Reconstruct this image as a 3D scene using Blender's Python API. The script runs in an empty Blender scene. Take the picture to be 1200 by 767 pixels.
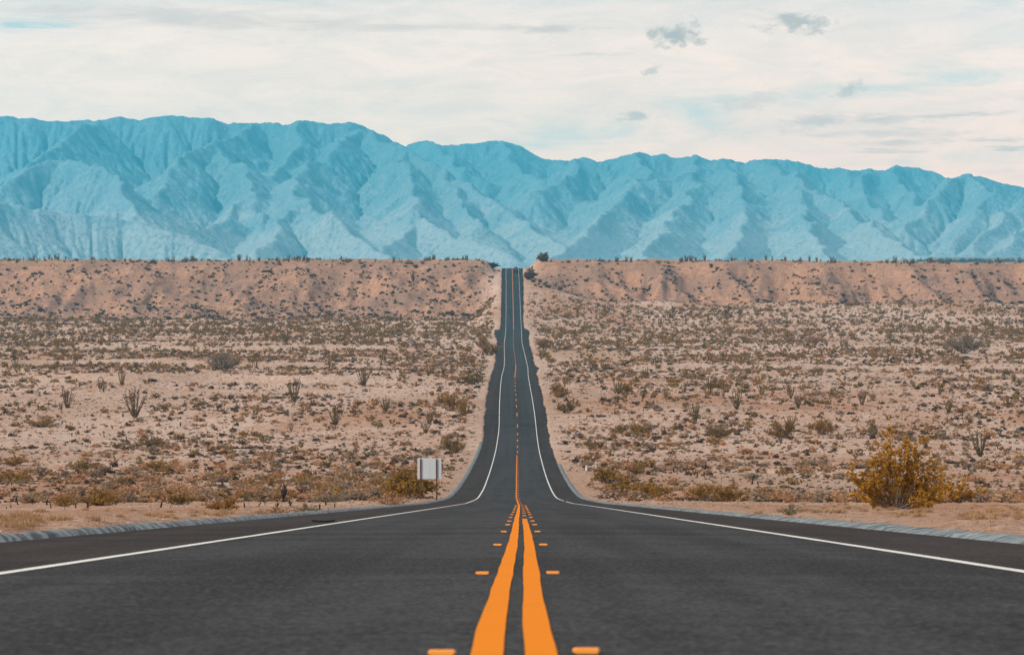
import bpy, math, random
import numpy as np

rng = np.random.default_rng(7)
random.seed(7)
R = math.radians
SC = bpy.context.scene
COL = SC.collection
F = 4200.0            # focal length in photo pixels (photo 1200 wide)
CX, HY = 600.0, 292.0 # vanishing point of the viewing direction, true horizon row
H0, GR = 0.524, 288.0 / 4200.0   # eye height over the road, downhill grade at the viewer

# ------------------------------------------------------------------ noise
_P = np.random.default_rng(11).permutation(4096).astype(np.int64)
_A = np.random.default_rng(12).random(4096) * 2 * np.pi
_GX, _GY = np.cos(_A), np.sin(_A)
def perlin(x, y, seed=0):
    x = np.asarray(x, float); y = np.asarray(y, float)
    xi = np.floor(x).astype(np.int64); yi = np.floor(y).astype(np.int64)
    xf = x - xi; yf = y - yi
    u = xf*xf*xf*(xf*(xf*6-15)+10); v = yf*yf*yf*(yf*(yf*6-15)+10)
    def g(ix, iy, dx, dy):
        h = _P[(_P[(ix + seed*131) & 4095] + iy) & 4095]
        return _GX[h]*dx + _GY[h]*dy
    a = g(xi, yi, xf, yf); b = g(xi+1, yi, xf-1, yf)
    c = g(xi, yi+1, xf, yf-1); d = g(xi+1, yi+1, xf-1, yf-1)
    return ((a + u*(b-a)) * (1-v) + (c + u*(d-c)) * v) * 1.5
def fbm(x, y, o=4, seed=0, gain=.5):
    s = 0; a = 1; t = 0
    for i in range(o):
        s = s + a*perlin(x*2**i, y*2**i, seed+i); t += a; a *= gain
    return s/t
def ridged(x, y, o=4, seed=0, gain=.5):
    s = 0; a = 1; t = 0
    for i in range(o):
        s = s + a*(1-np.abs(perlin(x*2**i, y*2**i, seed+i))*1.6); t += a; a *= gain
    return s/t
def sstep(a, b, x):
    t = np.clip((x-a)/(b-a), 0, 1); return t*t*(3-2*t)
def mix(a, b, t): return a + (b-a)*t
def pchip(xs, ys):
    xs = np.array(xs, float); ys = np.array(ys, float)
    h = np.diff(xs); d = np.diff(ys)/h; m = np.zeros_like(xs)
    for i in range(1, len(xs)-1):
        if d[i-1]*d[i] > 0:
            w1 = 2*h[i]+h[i-1]; w2 = h[i]+2*h[i-1]
            m[i] = (w1+w2)/(w1/d[i-1]+w2/d[i])
    m[0], m[-1] = d[0], d[-1]
    def f(x):
        x = np.asarray(x, float)
        i = np.clip(np.searchsorted(xs, x)-1, 0, len(h)-1)
        t = np.clip((x-xs[i])/h[i], 0, 1)
        return ((1+2*t)*(1-t)**2*ys[i] + t*(1-t)**2*h[i]*m[i] + t*t*(3-2*t)*ys[i+1] + t*t*(t-1)*h[i]*m[i+1])
    return f

# ------------------------------------------------------------------ road profile
_prow = pchip([240, 268, 325, 365, 437, 525, 600, 650, 692, 741, 823, 930, 1040, 1150, 1300, 1469, 1620, 1740, 1850, 1960, 2080],
              [589.2, 587.2, 583, 576, 560, 541, 526, 514, 502, 481, 461, 445, 434, 425, 412, 400, 388, 372, 352, 332, 314])
_pfar = pchip([2080, 2130, 2200, 2300, 2500, 3000, 4000, 5200, 30000], [-10.9, -11.3, -12.2, -14, -17.5, -27, -46, -58, -59])
def zroad(D):
    D = np.asarray(D, float)
    near = -(H0 + GR*D)
    mid = (HY - _prow(np.maximum(D, 240)))*D/F
    return np.where(D < 240, near, np.where(D < 2080, mid, _pfar(np.maximum(D, 2080))))
_cx = pchip([-60, 5, 12, 24, 37, 60, 135, 213, 273, 365, 692, 741, 823, 966, 1077, 1167, 1469, 1620, 2080, 3000],
            [602, 602, 602, 606.5, 609.5, 610.5, 610.5, 609.5, 607.5, 606, 606.5, 605.6, 604.3, 603.5, 604.5, 604, 601.4, 601.8, 600.3, 598])
def xroad(D):
    D = np.asarray(D, float)
    return (_cx(D)-CX)*np.maximum(D, 0)/F
def lane_half(D): return 3.6 + 0*np.asarray(D, float)
def edge_left(D):
    D = np.asarray(D, float)
    e = 6.2 + .35*sstep(600, 720, D) + .15*sstep(900, 1300, D)
    e = e + 1.9*sstep(1480, 1610, D)*(D < 1640) - .55*(D > 1640)
    rag = sstep(520, 700, D)
    return e + rag*(.28*perlin(D/26, 3.3) + .2*perlin(D/7, 8.1))
def edge_right(D):
    D = np.asarray(D, float)
    e = 5.75 + .15*sstep(700, 900, D) + .9*np.exp(-((D-1077)/35)**2) + .5*sstep(1180, 1300, D)
    e = e + .7*sstep(1520, 1600, D)*sstep(1660, 1625, D) - 1.1*sstep(1625, 1660, D)*sstep(2000, 1700, D) - .5*sstep(1625, 1660, D)
    rag = sstep(480, 650, D)
    return e + rag*(.3*perlin(D/24, 13.3) + .22*perlin(D/7, 18.1))

# ------------------------------------------------------------------ ground
def zfloor(D):
    D = np.asarray(D, float)
    return np.where(D < 1600, zroad(np.minimum(D, 1600)), -37.55)
def bluff_parts(X, D):
    right = sstep(-15, 25, X)
    spur = np.clip(.5 + .75*perlin(X/62 + .12*perlin(X/20, D/50, 5), D*0 + 1.7, 21) + .3*perlin(X/24, D/300, 23), 0, 1.25)
    foot = mix(1915, 1965, right) - mix(75, 62, right)*spur
    top_d = 2042 + 8*perlin(X/35, 9.1)
    t = (D-foot)/(top_d-foot)
    return right, foot, t
def ground_z(X, D):
    X = np.asarray(X, float); D = np.asarray(D, float)
    l = X - xroad(D); al = np.abs(l)
    zr = zroad(D); zf = zfloor(D)
    # broad relief of the flat
    far = sstep(9, 45, al)
    amp = sstep(120, 500, D)
    zf = zf + far*amp*(1.1*fbm(X/75, D/110, 3, 31) + .35*fbm(X/14, D/22, 3, 41))
    # bank steps of the dry washes left of the road, track on the right
    b1 = 925 + 26*perlin(X/40, 2.2, 3) - .35*(X+80); m1 = sstep(-22, -36, X)*sstep(-150, -112, X)
    zf = zf + m1*1.3*(sstep(b1-12, b1+4, D) - .9*sstep(b1+40, b1+200, D) - .5*sstep(560, b1-60, D)*sstep(b1+2, b1-14, D))
    b2 = 1085 + 30*perlin(X/45, 6.2, 4) - .5*(X+90); m2 = sstep(-26, -50, X)
    zf = zf + m2*1.7*(sstep(b2-14, b2+5, D) - sstep(b2+60, b2+220, D))
    b3 = 1330 + 40*perlin(X/50, 3.2, 5); m3 = sstep(-20, -60, X)
    zf = zf + m3*1.0*(sstep(b3-16, b3+8, D) - sstep(b3+80, b3+200, D))
    b4 = 1075 + 18*perlin(X/60, 7.2, 6); m4 = sstep(26, 46, X)
    zf = zf + m4*.9*(sstep(b4-14, b4+6, D) - sstep(b4+60, b4+200, D))
    # apron and bluff
    right, foot, t = bluff_parts(X, D)
    apron = mix(1.2, 8.6, right)*sstep(1640, 1960, D) + mix(0, 2.2, right)*sstep(1700, 1900, D)*perlin(X/55, D/140, 52)
    base = zf + apron
    top = -6.9 - 1.2*sstep(0, 300, X) + 1.3*perlin(X/55, D/60, 61) + .9*perlin(X/13, D/30, 62)
    tc = np.clip(t, 0, 1)
    S = np.where(tc < .5, .5*(2*tc)**1.35, 1-.5*(2*(1-tc))**1.25)
    # road cut/fill beside the carriageway
    zb = mix(base, top, S)
    bell = 4*tc*(1-tc)
    wx = X + 5*perlin(X/40, D/110, 71)
    zb = zb - bell**.8*(mix(9.5, 13, right)*(1-ridged(wx/46, D/160, 3, 81)) + 2.6*(1-ridged(wx/12, D/80, 3, 91)) + 2.2*fbm(X/22, D/30, 4, 97))
    # flat benches of harder rock in the right bluff
    bn = sstep(40, 70, X)*bell*sstep(-.1, .25, perlin(X/60, 5.5, 95))
    zq = np.round(zb/3.2)*3.2
    zb = mix(zb, mix(zb, zq, .6), bn)
    zo = zb
    # beyond the rim the plateau falls to the far plain
    far_plain = _pfar(np.maximum(D, 2080)) - 1.0 + 33*sstep(2500, 5200, D)*sstep(880, 1120, CX+F*X/np.maximum(D, 1))
    zo = np.where(D > 2150, mix(zo, np.minimum(far_plain, zo), sstep(2150, 2700, D)), zo)
    w_out = np.where(X < 0, mix(13, 24, sstep(1650, 1800, D)), mix(13, 62, sstep(1640, 1800, D)))
    w_out = mix(w_out, 17, sstep(2000, 2050, D))
    w = sstep(7.4, w_out, al)
    # raised sand lip outside the kerb
    lip = .16*sstep(6.9, 7.6, al)*sstep(16, 9, al)*(.6+.8*fbm(X/2.5, D/5, 3, 101)+ .5*perlin(X/9, D/15, 103))*sstep(620, 480, D)
    sandr = .10*sstep(6.8, 8.5, al)*fbm(X/1.6, D/3.2, 3, 111)
    z = mix(zr - .03, zo, w) + lip + sandr
    e = np.where(l < 0, edge_left(D), edge_right(D))
    under = sstep(e+.35, e-.25, al)
    return z - .05 - .35*under

def hit(px, py, d0=20, d1=2300):
    """first ground point seen in photo pixel (px,py): (X, D, Z)"""
    D = np.concatenate([np.arange(d0, 400, .5), np.arange(400, d1, 1.5)])
    X = (px-CX)*D/F
    y = HY - ground_z(X, D)*F/D
    i = int(np.argmax(y <= py)) if (y <= py).any() else len(D)-1
    return float(X[i]), float(D[i]), float(ground_z(X[i], D[i]))

# ------------------------------------------------------------------ mesh helpers
def mesh_np(name, V, Fq, mats=None, midx=None, smooth=False, attrs=None):
    """V (n,3); Fq (m,4) or (m,3) int array or list of those"""
    me = bpy.data.meshes.new(name)
    groups = Fq if isinstance(Fq, list) else [Fq]
    groups = [np.asarray(g, np.int32) for g in groups if len(g)]
    V = np.asarray(V, np.float32)
    me.vertices.add(len(V)); me.vertices.foreach_set('co', V.ravel())
    nl = sum(g.size for g in groups); nf = sum(len(g) for g in groups)
    me.loops.add(nl); me.loops.foreach_set('vertex_index', np.concatenate([g.ravel() for g in groups]))
    tot = np.concatenate([np.full(len(g), g.shape[1], np.int32) for g in groups])
    st = np.concatenate([[0], np.cumsum(tot)[:-1]]).astype(np.int32)
    me.polygons.add(nf); me.polygons.foreach_set('loop_start', st)
    try: me.polygons.foreach_set('loop_total', tot)
    except Exception: pass
    if midx is not None: me.polygons.foreach_set('material_index', np.asarray(midx, np.int32))
    if smooth: me.polygons.foreach_set('use_smooth', np.ones(nf, bool))
    for m in (mats or []): me.materials.append(m)
    for an, av in (attrs or {}).items():
        a = me.attributes.new(an, 'FLOAT', 'POINT'); a.data.foreach_set('value', np.asarray(av, np.float32))
    me.update(calc_edges=True); me.validate()
    return me
def link(name, me, parent=None, loc=None):
    o = bpy.data.objects.new(name, me); COL.objects.link(o)
    if parent is not None: o.parent = parent
    if loc is not None: o.location = loc
    return o
def tag(o, label=None, cat=None, group=None, kind=None):
    if label: o['label'] = label
    if cat: o['category'] = cat
    if group: o['group'] = group
    if kind: o['kind'] = kind
    return o
def empty(name, loc, rz=0, sc=1.0):
    o = bpy.data.objects.new(name, None); COL.objects.link(o)
    o.location = loc; o.rotation_euler = (0, 0, rz); o.scale = (sc, sc, sc); o.empty_display_size = .2
    return o
def grid_faces(nr, nc):
    i = np.arange(nr-1)[:, None]*nc + np.arange(nc-1)[None, :]
    return np.stack([i, i+1, i+nc+1, i+nc], -1).reshape(-1, 4)
class MB:
    def __init__(s): s.v = []; s.f = []; s.m = []
    def add(s, vs, fs, mi=0):
        b = len(s.v); s.v += [tuple(v) for v in vs]
        for f in fs: s.f.append(tuple(i+b for i in f)); s.m.append(mi)
    def box(s, x0, x1, y0, y1, z0, z1, mi=0, ch=0.0, taper=1.0):
        cx, cy = (x0+x1)/2, (y0+y1)/2
        if ch <= 0:
            q = [(x0,y0,z0),(x1,y0,z0),(x1,y1,z0),(x0,y1,z0)] + [(cx+(x-cx)*taper, cy+(y-cy)*taper, z1) for x,y in ((x0,y0),(x1,y0),(x1,y1),(x0,y1))]
            s.add(q, [(3,2,1,0),(4,5,6,7),(0,1,5,4),(1,2,6,5),(2,3,7,6),(3,0,4,7)], mi); return
        def ring(i, z):
            a, b, c, d = x0+i, x1-i, y0+i, y1-i
            k = ch
            return [(a+k,c,z),(b-k,c,z),(b,c+k,z),(b,d-k,z),(b-k,d,z),(a+k,d,z),(a,d-k,z),(a,c+k,z)]
        rs = ring(ch, z0) + ring(0, z0+ch) + ring(0, z1-ch) + ring(ch, z1)
        fs = [tuple(range(7,-1,-1)), tuple(range(24,32))]
        for k in range(3):
            for j in range(8):
                fs.append((k*8+j, k*8+(j+1)%8, (k+1)*8+(j+1)%8, (k+1)*8+j))
        s.add(rs, fs, mi)
    def tube(s, pts, rad, n=6, mi=0):
        pts = [np.array(p, float) for p in pts]
        rad = rad if hasattr(rad, '__len__') else [rad]*len(pts)
        rings = []
        for i, p in enumerate(pts):
            t = pts[min(i+1, len(pts)-1)] - pts[max(i-1, 0)]
            t = t/(np.linalg.norm(t)+1e-9)
            a = np.cross(t, (0,0,1) if abs(t[2]) < .9 else (1,0,0)); a /= np.linalg.norm(a)+1e-9
            b = np.cross(t, a)
            rings.append([tuple(p + rad[i]*(math.cos(q)*a + math.sin(q)*b)) for q in [2*math.pi*k/n for k in range(n)]])
        vs = [v for r in rings for v in r]; fs = []
        for i in range(len(pts)-1):
            for j in range(n):
                fs.append((i*n+j, i*n+(j+1)%n, (i+1)*n+(j+1)%n, (i+1)*n+j))
        fs.append(tuple(range(n-1, -1, -1))); fs.append(tuple((len(pts)-1)*n+j for j in range(n)))
        s.add(vs, fs, mi)
    def lathe(s, c, axis, prof, n=16, mi=0):
        """prof: list of (r, h) along axis ('x','z')"""
        vs = []; 
        for r, h in prof:
            for k in range(n):
                q = 2*math.pi*k/n
                if axis == 'x': vs.append((c[0]+h, c[1]+r*math.cos(q), c[2]+r*math.sin(q)))
                else: vs.append((c[0]+r*math.cos(q), c[1]+r*math.sin(q), c[2]+h))
        fs = []
        for i in range(len(prof)-1):
            for j in range(n): fs.append((i*n+j, i*n+(j+1)%n, (i+1)*n+(j+1)%n, (i+1)*n+j))
        fs.append(tuple(range(n))); fs.append(tuple((len(prof)-1)*n+j for j in range(n-1,-1,-1)))
        s.add(vs, fs, mi)
    def mesh(s, name, mats, smooth=False):
        me = bpy.data.meshes.new(name); me.from_pydata(s.v, [], s.f)
        for m in mats: me.materials.append(m)
        me.polygons.foreach_set('material_index', s.m)
        if smooth: me.polygons.foreach_set('use_smooth', [True]*len(s.f))
        me.update(); return me

# ------------------------------------------------------------------ materials
class NT:
    def __init__(s, name):
        s.mat = bpy.data.materials.new(name); s.mat.use_nodes = True
        s.t = s.mat.node_tree; s.t.nodes.clear()
        s.out = s.t.nodes.new('ShaderNodeOutputMaterial')
    def n(s, typ, ins=None, **kw):
        nd = s.t.nodes.new(typ)
        for k, v in kw.items(): setattr(nd, k, v)
        for k, v in (ins or {}).items():
            sk = nd.inputs[k]
            if isinstance(v, bpy.types.NodeSocket): s.t.links.new(v, sk)
            else: sk.default_value = v
        return nd
    def math(s, op, a, b=0.0, clamp=False):
        nd = s.n('ShaderNodeMath', {0: a, 1: b}, operation=op); nd.use_clamp = clamp; return nd.outputs[0]
    def noise(s, vec, scale, detail=4, rough=.55, dim='3D', dist=0.0):
        nd = s.n('ShaderNodeTexNoise', {'Vector': vec, 'Scale': scale, 'Detail': detail, 'Roughness': rough, 'Distortion': dist}); return nd.outputs[0]
    def ramp(s, fac, stops, interp='LINEAR'):
        nd = s.n('ShaderNodeValToRGB', {0: fac}); cr = nd.color_ramp; cr.interpolation = interp
        while len(cr.elements) < len(stops): cr.elements.new(.5)
        for e, (p, c) in zip(cr.elements, stops):
            e.position = p; e.color = (c[0], c[1], c[2], 1) if hasattr(c, '__len__') else (c, c, c, 1)
        return nd.outputs[0]
    def mixc(s, f, a, b, bt='MIX'):
        nd = s.t.nodes.new('ShaderNodeMix'); nd.data_type = 'RGBA'; nd.blend_type = bt
        for i, v in ((0, f), (6, a), (7, b)):
            if isinstance(v, bpy.types.NodeSocket): s.t.links.new(v, nd.inputs[i])
            else: nd.inputs[i].default_value = (*v, 1) if hasattr(v, '__len__') and len(v) == 3 else v
        return nd.outputs[2]
    def scaled(s, vec, sc, rot=(0,0,0)):
        return s.n('ShaderNodeMapping', {'Vector': vec, 'Scale': sc, 'Rotation': rot}).outputs[0]
    def bsdf(s, col, rough=.9, spec=.3, normal=None, metal=0.0):
        b = s.n('ShaderNodeBsdfPrincipled', {'Roughness': rough, 'Specular IOR Level': spec, 'Metallic': metal})
        if isinstance(col, bpy.types.NodeSocket): s.t.links.new(col, b.inputs['Base Color'])
        else: b.inputs['Base Color'].default_value = (*col, 1)
        if normal is not None: s.t.links.new(normal, b.inputs['Normal'])
        return b
    def bump(s, h, strength=.5, dist=.05):
        return s.n('ShaderNodeBump', {'Height': h, 'Strength': strength, 'Distance': dist}).outputs[0]
    def done(s, sh):
        s.t.links.new(sh.outputs[0] if hasattr(sh, 'outputs') else sh, s.out.inputs['Surface']); return s.mat
    def pos(s): return s.n('ShaderNodeNewGeometry').outputs['Position']
    def attr(s, name): return s.n('ShaderNodeAttribute', attribute_name=name).outputs['Fac']

def mat_plain(name, col, rough=.7, spec=.3, metal=0.0, var=.15, sc=8.0):
    k = NT(name); p = k.n('ShaderNodeTexCoord').outputs['Object']
    f = k.noise(p, sc, 4)
    c = k.mixc(f, tuple(x*(1-var) for x in col), tuple(min(1, x*(1+var)) for x in col))
    return k.done(k.bsdf(c, rough, spec, None, metal))

def mat_ground():
    k = NT('desert_sand'); p = k.pos()
    big = k.noise(p, .012, 4); mid = k.noise(p, .09, 5, .6); fine = k.noise(p, 1.3, 5, .65)
    st = k.noise(k.scaled(p, (.03, .012, .1)), 1.0, 5, .6)
    sand = k.mixc(k.ramp(mid, [(.38, 0), (.62, 1)]), (.43, .232, .140), (.54, .315, .21))
    sand = k.mixc(k.ramp(st, [(.44, 0), (.60, 1)]), sand, (.72, .54, .44))
    sand = k.mixc(k.math('MULTIPLY', k.ramp(big, [(.5, 0), (.68, 1)]), .55), sand, (.42, .205, .11))
    sand = k.mixc(k.attr('wash'), sand, (.50, .355, .265))
    # weathered bluff clay: warm tan with mauve grey layers
    h = k.n('ShaderNodeSeparateXYZ', {0: p}).outputs[2]
    lay = k.noise(k.n('ShaderNodeCombineXYZ', {0: k.math('MULTIPLY', mid, .6), 2: k.math('MULTIPLY', h, .34)}).outputs[0], 1.0, 4, .6)
    clay = k.ramp(lay, [(.34, (.46, .25, .16)), (.48, (.58, .335, .22)), (.58, (.52, .275, .175)), (.70, (.60, .385, .275))])
    clay = k.mixc(k.ramp(k.noise(p, .028, 6, .66), [(.44, 0), (.60, 1)]), clay, (.31, .20, .16))
    clay = k.mixc(k.math('MULTIPLY', k.ramp(k.noise(p, .28, 5, .7), [(.40, 1), (.56, 0)]), .5), clay, (.21, .125, .09))
    sand = k.mixc(k.math('MULTIPLY', k.attr('pale'), k.ramp(mid, [(.36, .35), (.6, 1)])), sand, (.73, .55, .455))
    col = k.mixc(k.attr('bluff'), sand, clay)
    col = k.mixc(k.attr('plain'), col, (.21, .17, .135))
    # litter, pebbles and twigs: dark specks with a shape of their own
    vz = k.n('ShaderNodeTexVoronoi', {'Vector': k.scaled(p, (1, .6, 1)), 'Scale': 1.6, 'Randomness': 1.0})
    sp = k.ramp(vz.outputs['Distance'], [(.16, 1), (.30, 0)])
    pick = k.ramp(k.noise(p, .35, 3), [(.44, 0), (.54, 1)])
    sp = k.math('MULTIPLY', sp, pick)
    col = k.mixc(k.math('MULTIPLY', sp, .85), col, (.12, .075, .05))
    vz2 = k.n('ShaderNodeTexVoronoi', {'Vector': p, 'Scale': 5.0, 'Randomness': 1.0})
    sp2 = k.ramp(vz2.outputs['Distance'], [(.12, 1), (.26, 0)])
    col = k.mixc(k.math('MULTIPLY', k.math('MULTIPLY', sp2, k.ramp(fine, [(.44, 0), (.58, 1)])), .65), col, (.19, .11, .075))
    tint = k.noise(k.scaled(p, (.5, .16, 1)), 1.0, 5, .7)
    col = k.mixc(k.math('MULTIPLY', k.ramp(tint, [(.46, 0), (.60, 1)]), .5), col, (.40, .18, .085))
    col = k.mixc(k.math('MULTIPLY', k.ramp(tint, [(.36, 1), (.45, 0)]), .5), col, (.25, .165, .125))
    col = k.mixc(k.math('MULTIPLY', k.ramp(fine, [(.35, 1), (.6, 0)]), .55), col, (.30, .165, .11))
    bmp = k.bump(k.math('ADD', k.math('ADD', fine, k.math('MULTIPLY', k.noise(p, .35, 5, .65), 2.0)), k.math('MULTIPLY', k.noise(p, 6.0, 4, .7), .5)), 1.0, .55)
    return k.done(k.bsdf(col, .95, .1, bmp))

def mat_asphalt(name, c0, c1, brown=False):
    k = NT(name); p = k.pos()
    blot = k.noise(k.scaled(p, (.22, .05, .3)), 1.0, 6, .62)
    along = k.noise(k.scaled(p, (1.1, .003, .3)), 1.0, 3, .5)      # wheel tracks
    across = k.noise(k.scaled(p, (.03, .20, .3)), 1.0, 5, .65)     # paving joints, bands of wear
    grain = k.noise(k.scaled(p, (1, .35, 1)), 26, 3, .75)
    stone = k.n('ShaderNodeTexVoronoi', {'Vector': p, 'Scale': 34.0}).outputs['Distance']
    mottl = k.noise(k.scaled(p, (1, .25, 1)), 3.2, 5, .7)
    c = k.mixc(k.ramp(blot, [(.34, 0), (.66, 1)]), c0, c1)
    c = k.mixc(k.math('MULTIPLY', k.ramp(along, [(.42, 0), (.58, 1)]), .75), c, tuple(x*1.55 for x in c1))
    c = k.mixc(k.math('MULTIPLY', k.ramp(across, [(.50, 0), (.58, 1)]), .55), c, tuple(x*1.5 for x in c1))
    c = k.mixc(k.math('MULTIPLY', k.ramp(across, [(.40, 1), (.46, 0)]), .5), c, tuple(x*.6 for x in c0))
    c = k.mixc(k.math('MULTIPLY', k.ramp(mottl, [(.40, 1), (.56, 0)]), .35), c, tuple(x*.6 for x in c0))
    c = k.mixc(k.math('MULTIPLY', k.ramp(grain, [(.50, 0), (.64, 1)]), .75), c, tuple(x*2.3 for x in c1))
    c = k.mixc(k.math('MULTIPLY', k.ramp(grain, [(.36, 1), (.47, 0)]), .75), c, tuple(x*.4 for x in c0))
    c = k.mixc(k.math('MULTIPLY', k.ramp(stone, [(.04, 1), (.12, 0)]), .30), c, (.16, .15, .14))
    bm = k.bump(k.math('ADD', grain, k.math('MULTIPLY', k.noise(p, 9, 3), .7)), .45, .012)
    return k.done(k.bsdf(c, .95, .06, bm))

def mat_paint(name, col, dark, wear=.4):
    k = NT(name); p = k.pos()
    f = k.noise(p, 30, 5, .7); g = k.noise(k.scaled(p, (3, .8, 1)), 1, 4, .6)
    c = k.mixc(k.math('MULTIPLY', k.ramp(f, [(.52, 0), (.75, 1)]), wear), col, dark)
    c = k.mixc(k.math('MULTIPLY', k.ramp(g, [(.45, 0), (.72, 1)]), wear*.8), c, tuple(mix(a, b, .35) for a, b in zip(col, dark)))
    return k.done(k.bsdf(c, .9, .05, k.bump(f, .2, .006)))

def mat_kerb():
    k = NT('bitumen_kerb'); p = k.pos()
    s3 = k.n('ShaderNodeSeparateXYZ', {0: p})
    u = k.math('ADD', k.math('MULTIPLY', s3.outputs[1], .42), k.math('MULTIPLY', s3.outputs[0], 1.6))
    v = k.n('ShaderNodeCombineXYZ', {0: u, 1: k.math('MULTIPLY', s3.outputs[0], .8), 2: k.math('MULTIPLY', s3.outputs[1], .03)}).outputs[0]
    n1 = k.noise(v, 2.2, 5, .62); n2 = k.noise(p, 11, 4, .6)
    wv = k.n('ShaderNodeTexWave', {'Vector': k.n('ShaderNodeCombineXYZ', {0: u}).outputs[0], 'Scale': .62, 'Distortion': 16.0, 'Detail': 4.0, 'Detail Scale': 1.6, 'Detail Roughness': .7}).outputs['Fac']
    n1 = k.math('ADD', k.math('MULTIPLY', n1, .72), k.math('MULTIPLY', wv, .28))
    c = k.ramp(n1, [(.36, (.03, .037, .043)), (.47, (.12, .145, .158)), (.70, (.215, .255, .27))])
    c = k.mixc(k.math('MULTIPLY', k.ramp(n2, [(.42, 0), (.60, 1)]), .6), c, (.075, .09, .10))
    return k.done(k.bsdf(c, .8, .3, k.bump(k.math('ADD', n1, n2), .7, .04)))

def mat_foliage(name, stops, transl=.25, const=None, bright=1.0):
    k = NT(name)
    rnd = k.math('FRACT', k.math('ADD', k.n('ShaderNodeObjectInfo').outputs['Random'], k.attr('tint')))
    c = k.ramp(rnd, stops)
    f = k.noise(k.pos(), 2.6, 3, .6)
    c = k.mixc(k.math('MULTIPLY', k.ramp(f, [(.36, 0), (.66, 1)]), .55), c, k.mixc(.5, c, (.24, .12, .03)))
    d = k.n('ShaderNodeBsdfDiffuse', {'Color': c, 'Roughness': .8})
    t = k.n('ShaderNodeBsdfTranslucent', {'Color': c})
    m = k.n('ShaderNodeMixShader', {0: transl, 1: d.outputs[0], 2: t.outputs[0]})
    return k.done(m)

M = {}
M['ground'] = mat_ground()
M['lane'] = mat_asphalt('lane_asphalt', (.017, .0178, .0195), (.0285, .030, .0325))
M['shoulder'] = mat_asphalt('shoulder_asphalt', (.018, .0155, .015), (.026, .022, .0215))
M['white'] = mat_paint('white_road_paint', (.60, .59, .56), (.22, .21, .20), .5)
M['yellow'] = mat_paint('yellow_road_paint', (.64, .185, .006), (.30, .10, .018), .38)
M['oldyellow'] = mat_paint('worn_yellow_road_paint', (.34, .145, .05), (.10, .07, .05), .6)
M['kerb'] = mat_kerb()
M['creo'] = mat_foliage('creosote_leaves', [(0, (.19, .115, .032)), (.3, (.28, .165, .042)), (.55, (.37, .185, .05)), (.8, (.24, .15, .055)), (1, (.34, .21, .065))])
M['gold'] = mat_foliage('golden_leaves', [(0, (.49, .25, .026)), (1, (.56, .285, .032))], .3)
M['olive'] = mat_foliage('olive_leaves', [(0, (.30, .165, .028)), (1, (.37, .20, .034))], .25)
M['burro'] = mat_foliage('dry_twigs', [(0, (.27, .18, .115)), (.2, (.44, .25, .135)), (.45, (.56, .30, .16)), (.6, (.33, .25, .18)), (.8, (.24, .18, .14)), (1, (.50, .33, .20))], .15)
M['dark'] = mat_foliage('dark_scrub', [(0, (.062, .042, .030)), (.5, (.12, .072, .044)), (1, (.09, .066, .05))], .1)
M['brown'] = mat_foliage('brown_twigs', [(0, (.20, .115, .07)), (1, (.25, .14, .085))], .15)
M['sage'] = mat_foliage('sage_leaves', [(0, (.23, .195, .13)), (1, (.28, .235, .165))], .2)
M['ocot'] = mat_foliage('ocotillo_bark', [(0, (.12, .080, .036)), (.5, (.19, .11, .042)), (1, (.13, .10, .05))], .05)
M['grass'] = mat_foliage('dry_grass', [(0, (.44, .275, .15)), (1, (.52, .34, .20))], .3)
M['char'] = mat_plain('charred_wood', (.028, .022, .020), .9, .2)
M['wood'] = mat_plain('grey_twig_wood', (.17, .125, .10), .9, .2)
M['post'] = mat_plain('brown_post_wood', (.115, .048, .028), .85, .2, 0, .25, 14)
M['alu'] = mat_plain('weathered_aluminium', (.62, .67, .69), .55, .4, .25, .08, 3)
M['wplast'] = mat_plain('white_plastic', (.80, .83, .84), .5, .4, 0, .05)
M['grey'] = mat_plain('grey_steel', (.16, .17, .18), .6, .4, .5)
M['rubber'] = mat_plain('black_rubber', (.012, .012, .013), .8, .3)
M['amber'] = mat_plain('amber_plastic', (.80, .26, .02), .4, .5, 0, .1, 30)
M['amberlens'] = mat_plain('amber_reflector_face', (.85, .33, .05), .2, .6, 0, .08, 40)
M['carpaint'] = mat_plain('dark_teal_paint', (.006, .016, .022), .45, .35, 0, .05)
M['glass'] = mat_plain('tinted_glass', (.10, .14, .16), .12, .6)
M['red'] = mat_plain('red_lens', (.42, .03, .03), .3, .5)
M['stone'] = mat_plain('pale_stone', (.27, .18, .13), .9, .2, 0, .3, 5)

# ------------------------------------------------------------------ ground mesh
def rows():
    D = [-60.0]
    while D[-1] < 2350:
        d = D[-1]
        if d < 5: st = 2.5
        elif d < 130: st = .45
        elif d < 300: st = .9
        elif d < 1780: st = 2.2
        elif d < 2080: st = 1.35
        else: st = 6
        D.append(d+st)
    while D[-1] < 18300: D.append(D[-1]*1.06)
    return np.array(D)
ROWS = rows()
def wash_mask(X, D):
    l = np.abs(X-xroad(D))
    n = fbm(X/60, D/150, 4, 201)
    w = sstep(.14, .30, n)*.8
    b1 = 925 + 26*perlin(X/40, 2.2, 3) - .35*(X+80); m1 = sstep(-22, -36, X)*sstep(-150, -112, X)
    b2 = 1085 + 30*perlin(X/45, 6.2, 4) - .5*(X+90); m2 = sstep(-26, -50, X)
    b3 = 1330 + 40*perlin(X/50, 3.2, 5); m3 = sstep(-20, -60, X)
    b4 = 1075 + 18*perlin(X/60, 7.2, 6); m4 = sstep(26, 46, X)
    for b, m, wd in ((b1, m1, 13), (b2, m2, 17), (b3, m3, 18), (b4, m4, 12)):
        w = np.maximum(w, m*np.exp(-((D-b+5)/wd)**2))
    w = np.maximum(w, sstep(11.5, 8, l)*.7)
    return np.clip(w, 0, 1)*sstep(1850, 1700, D)
NC = 680
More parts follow.
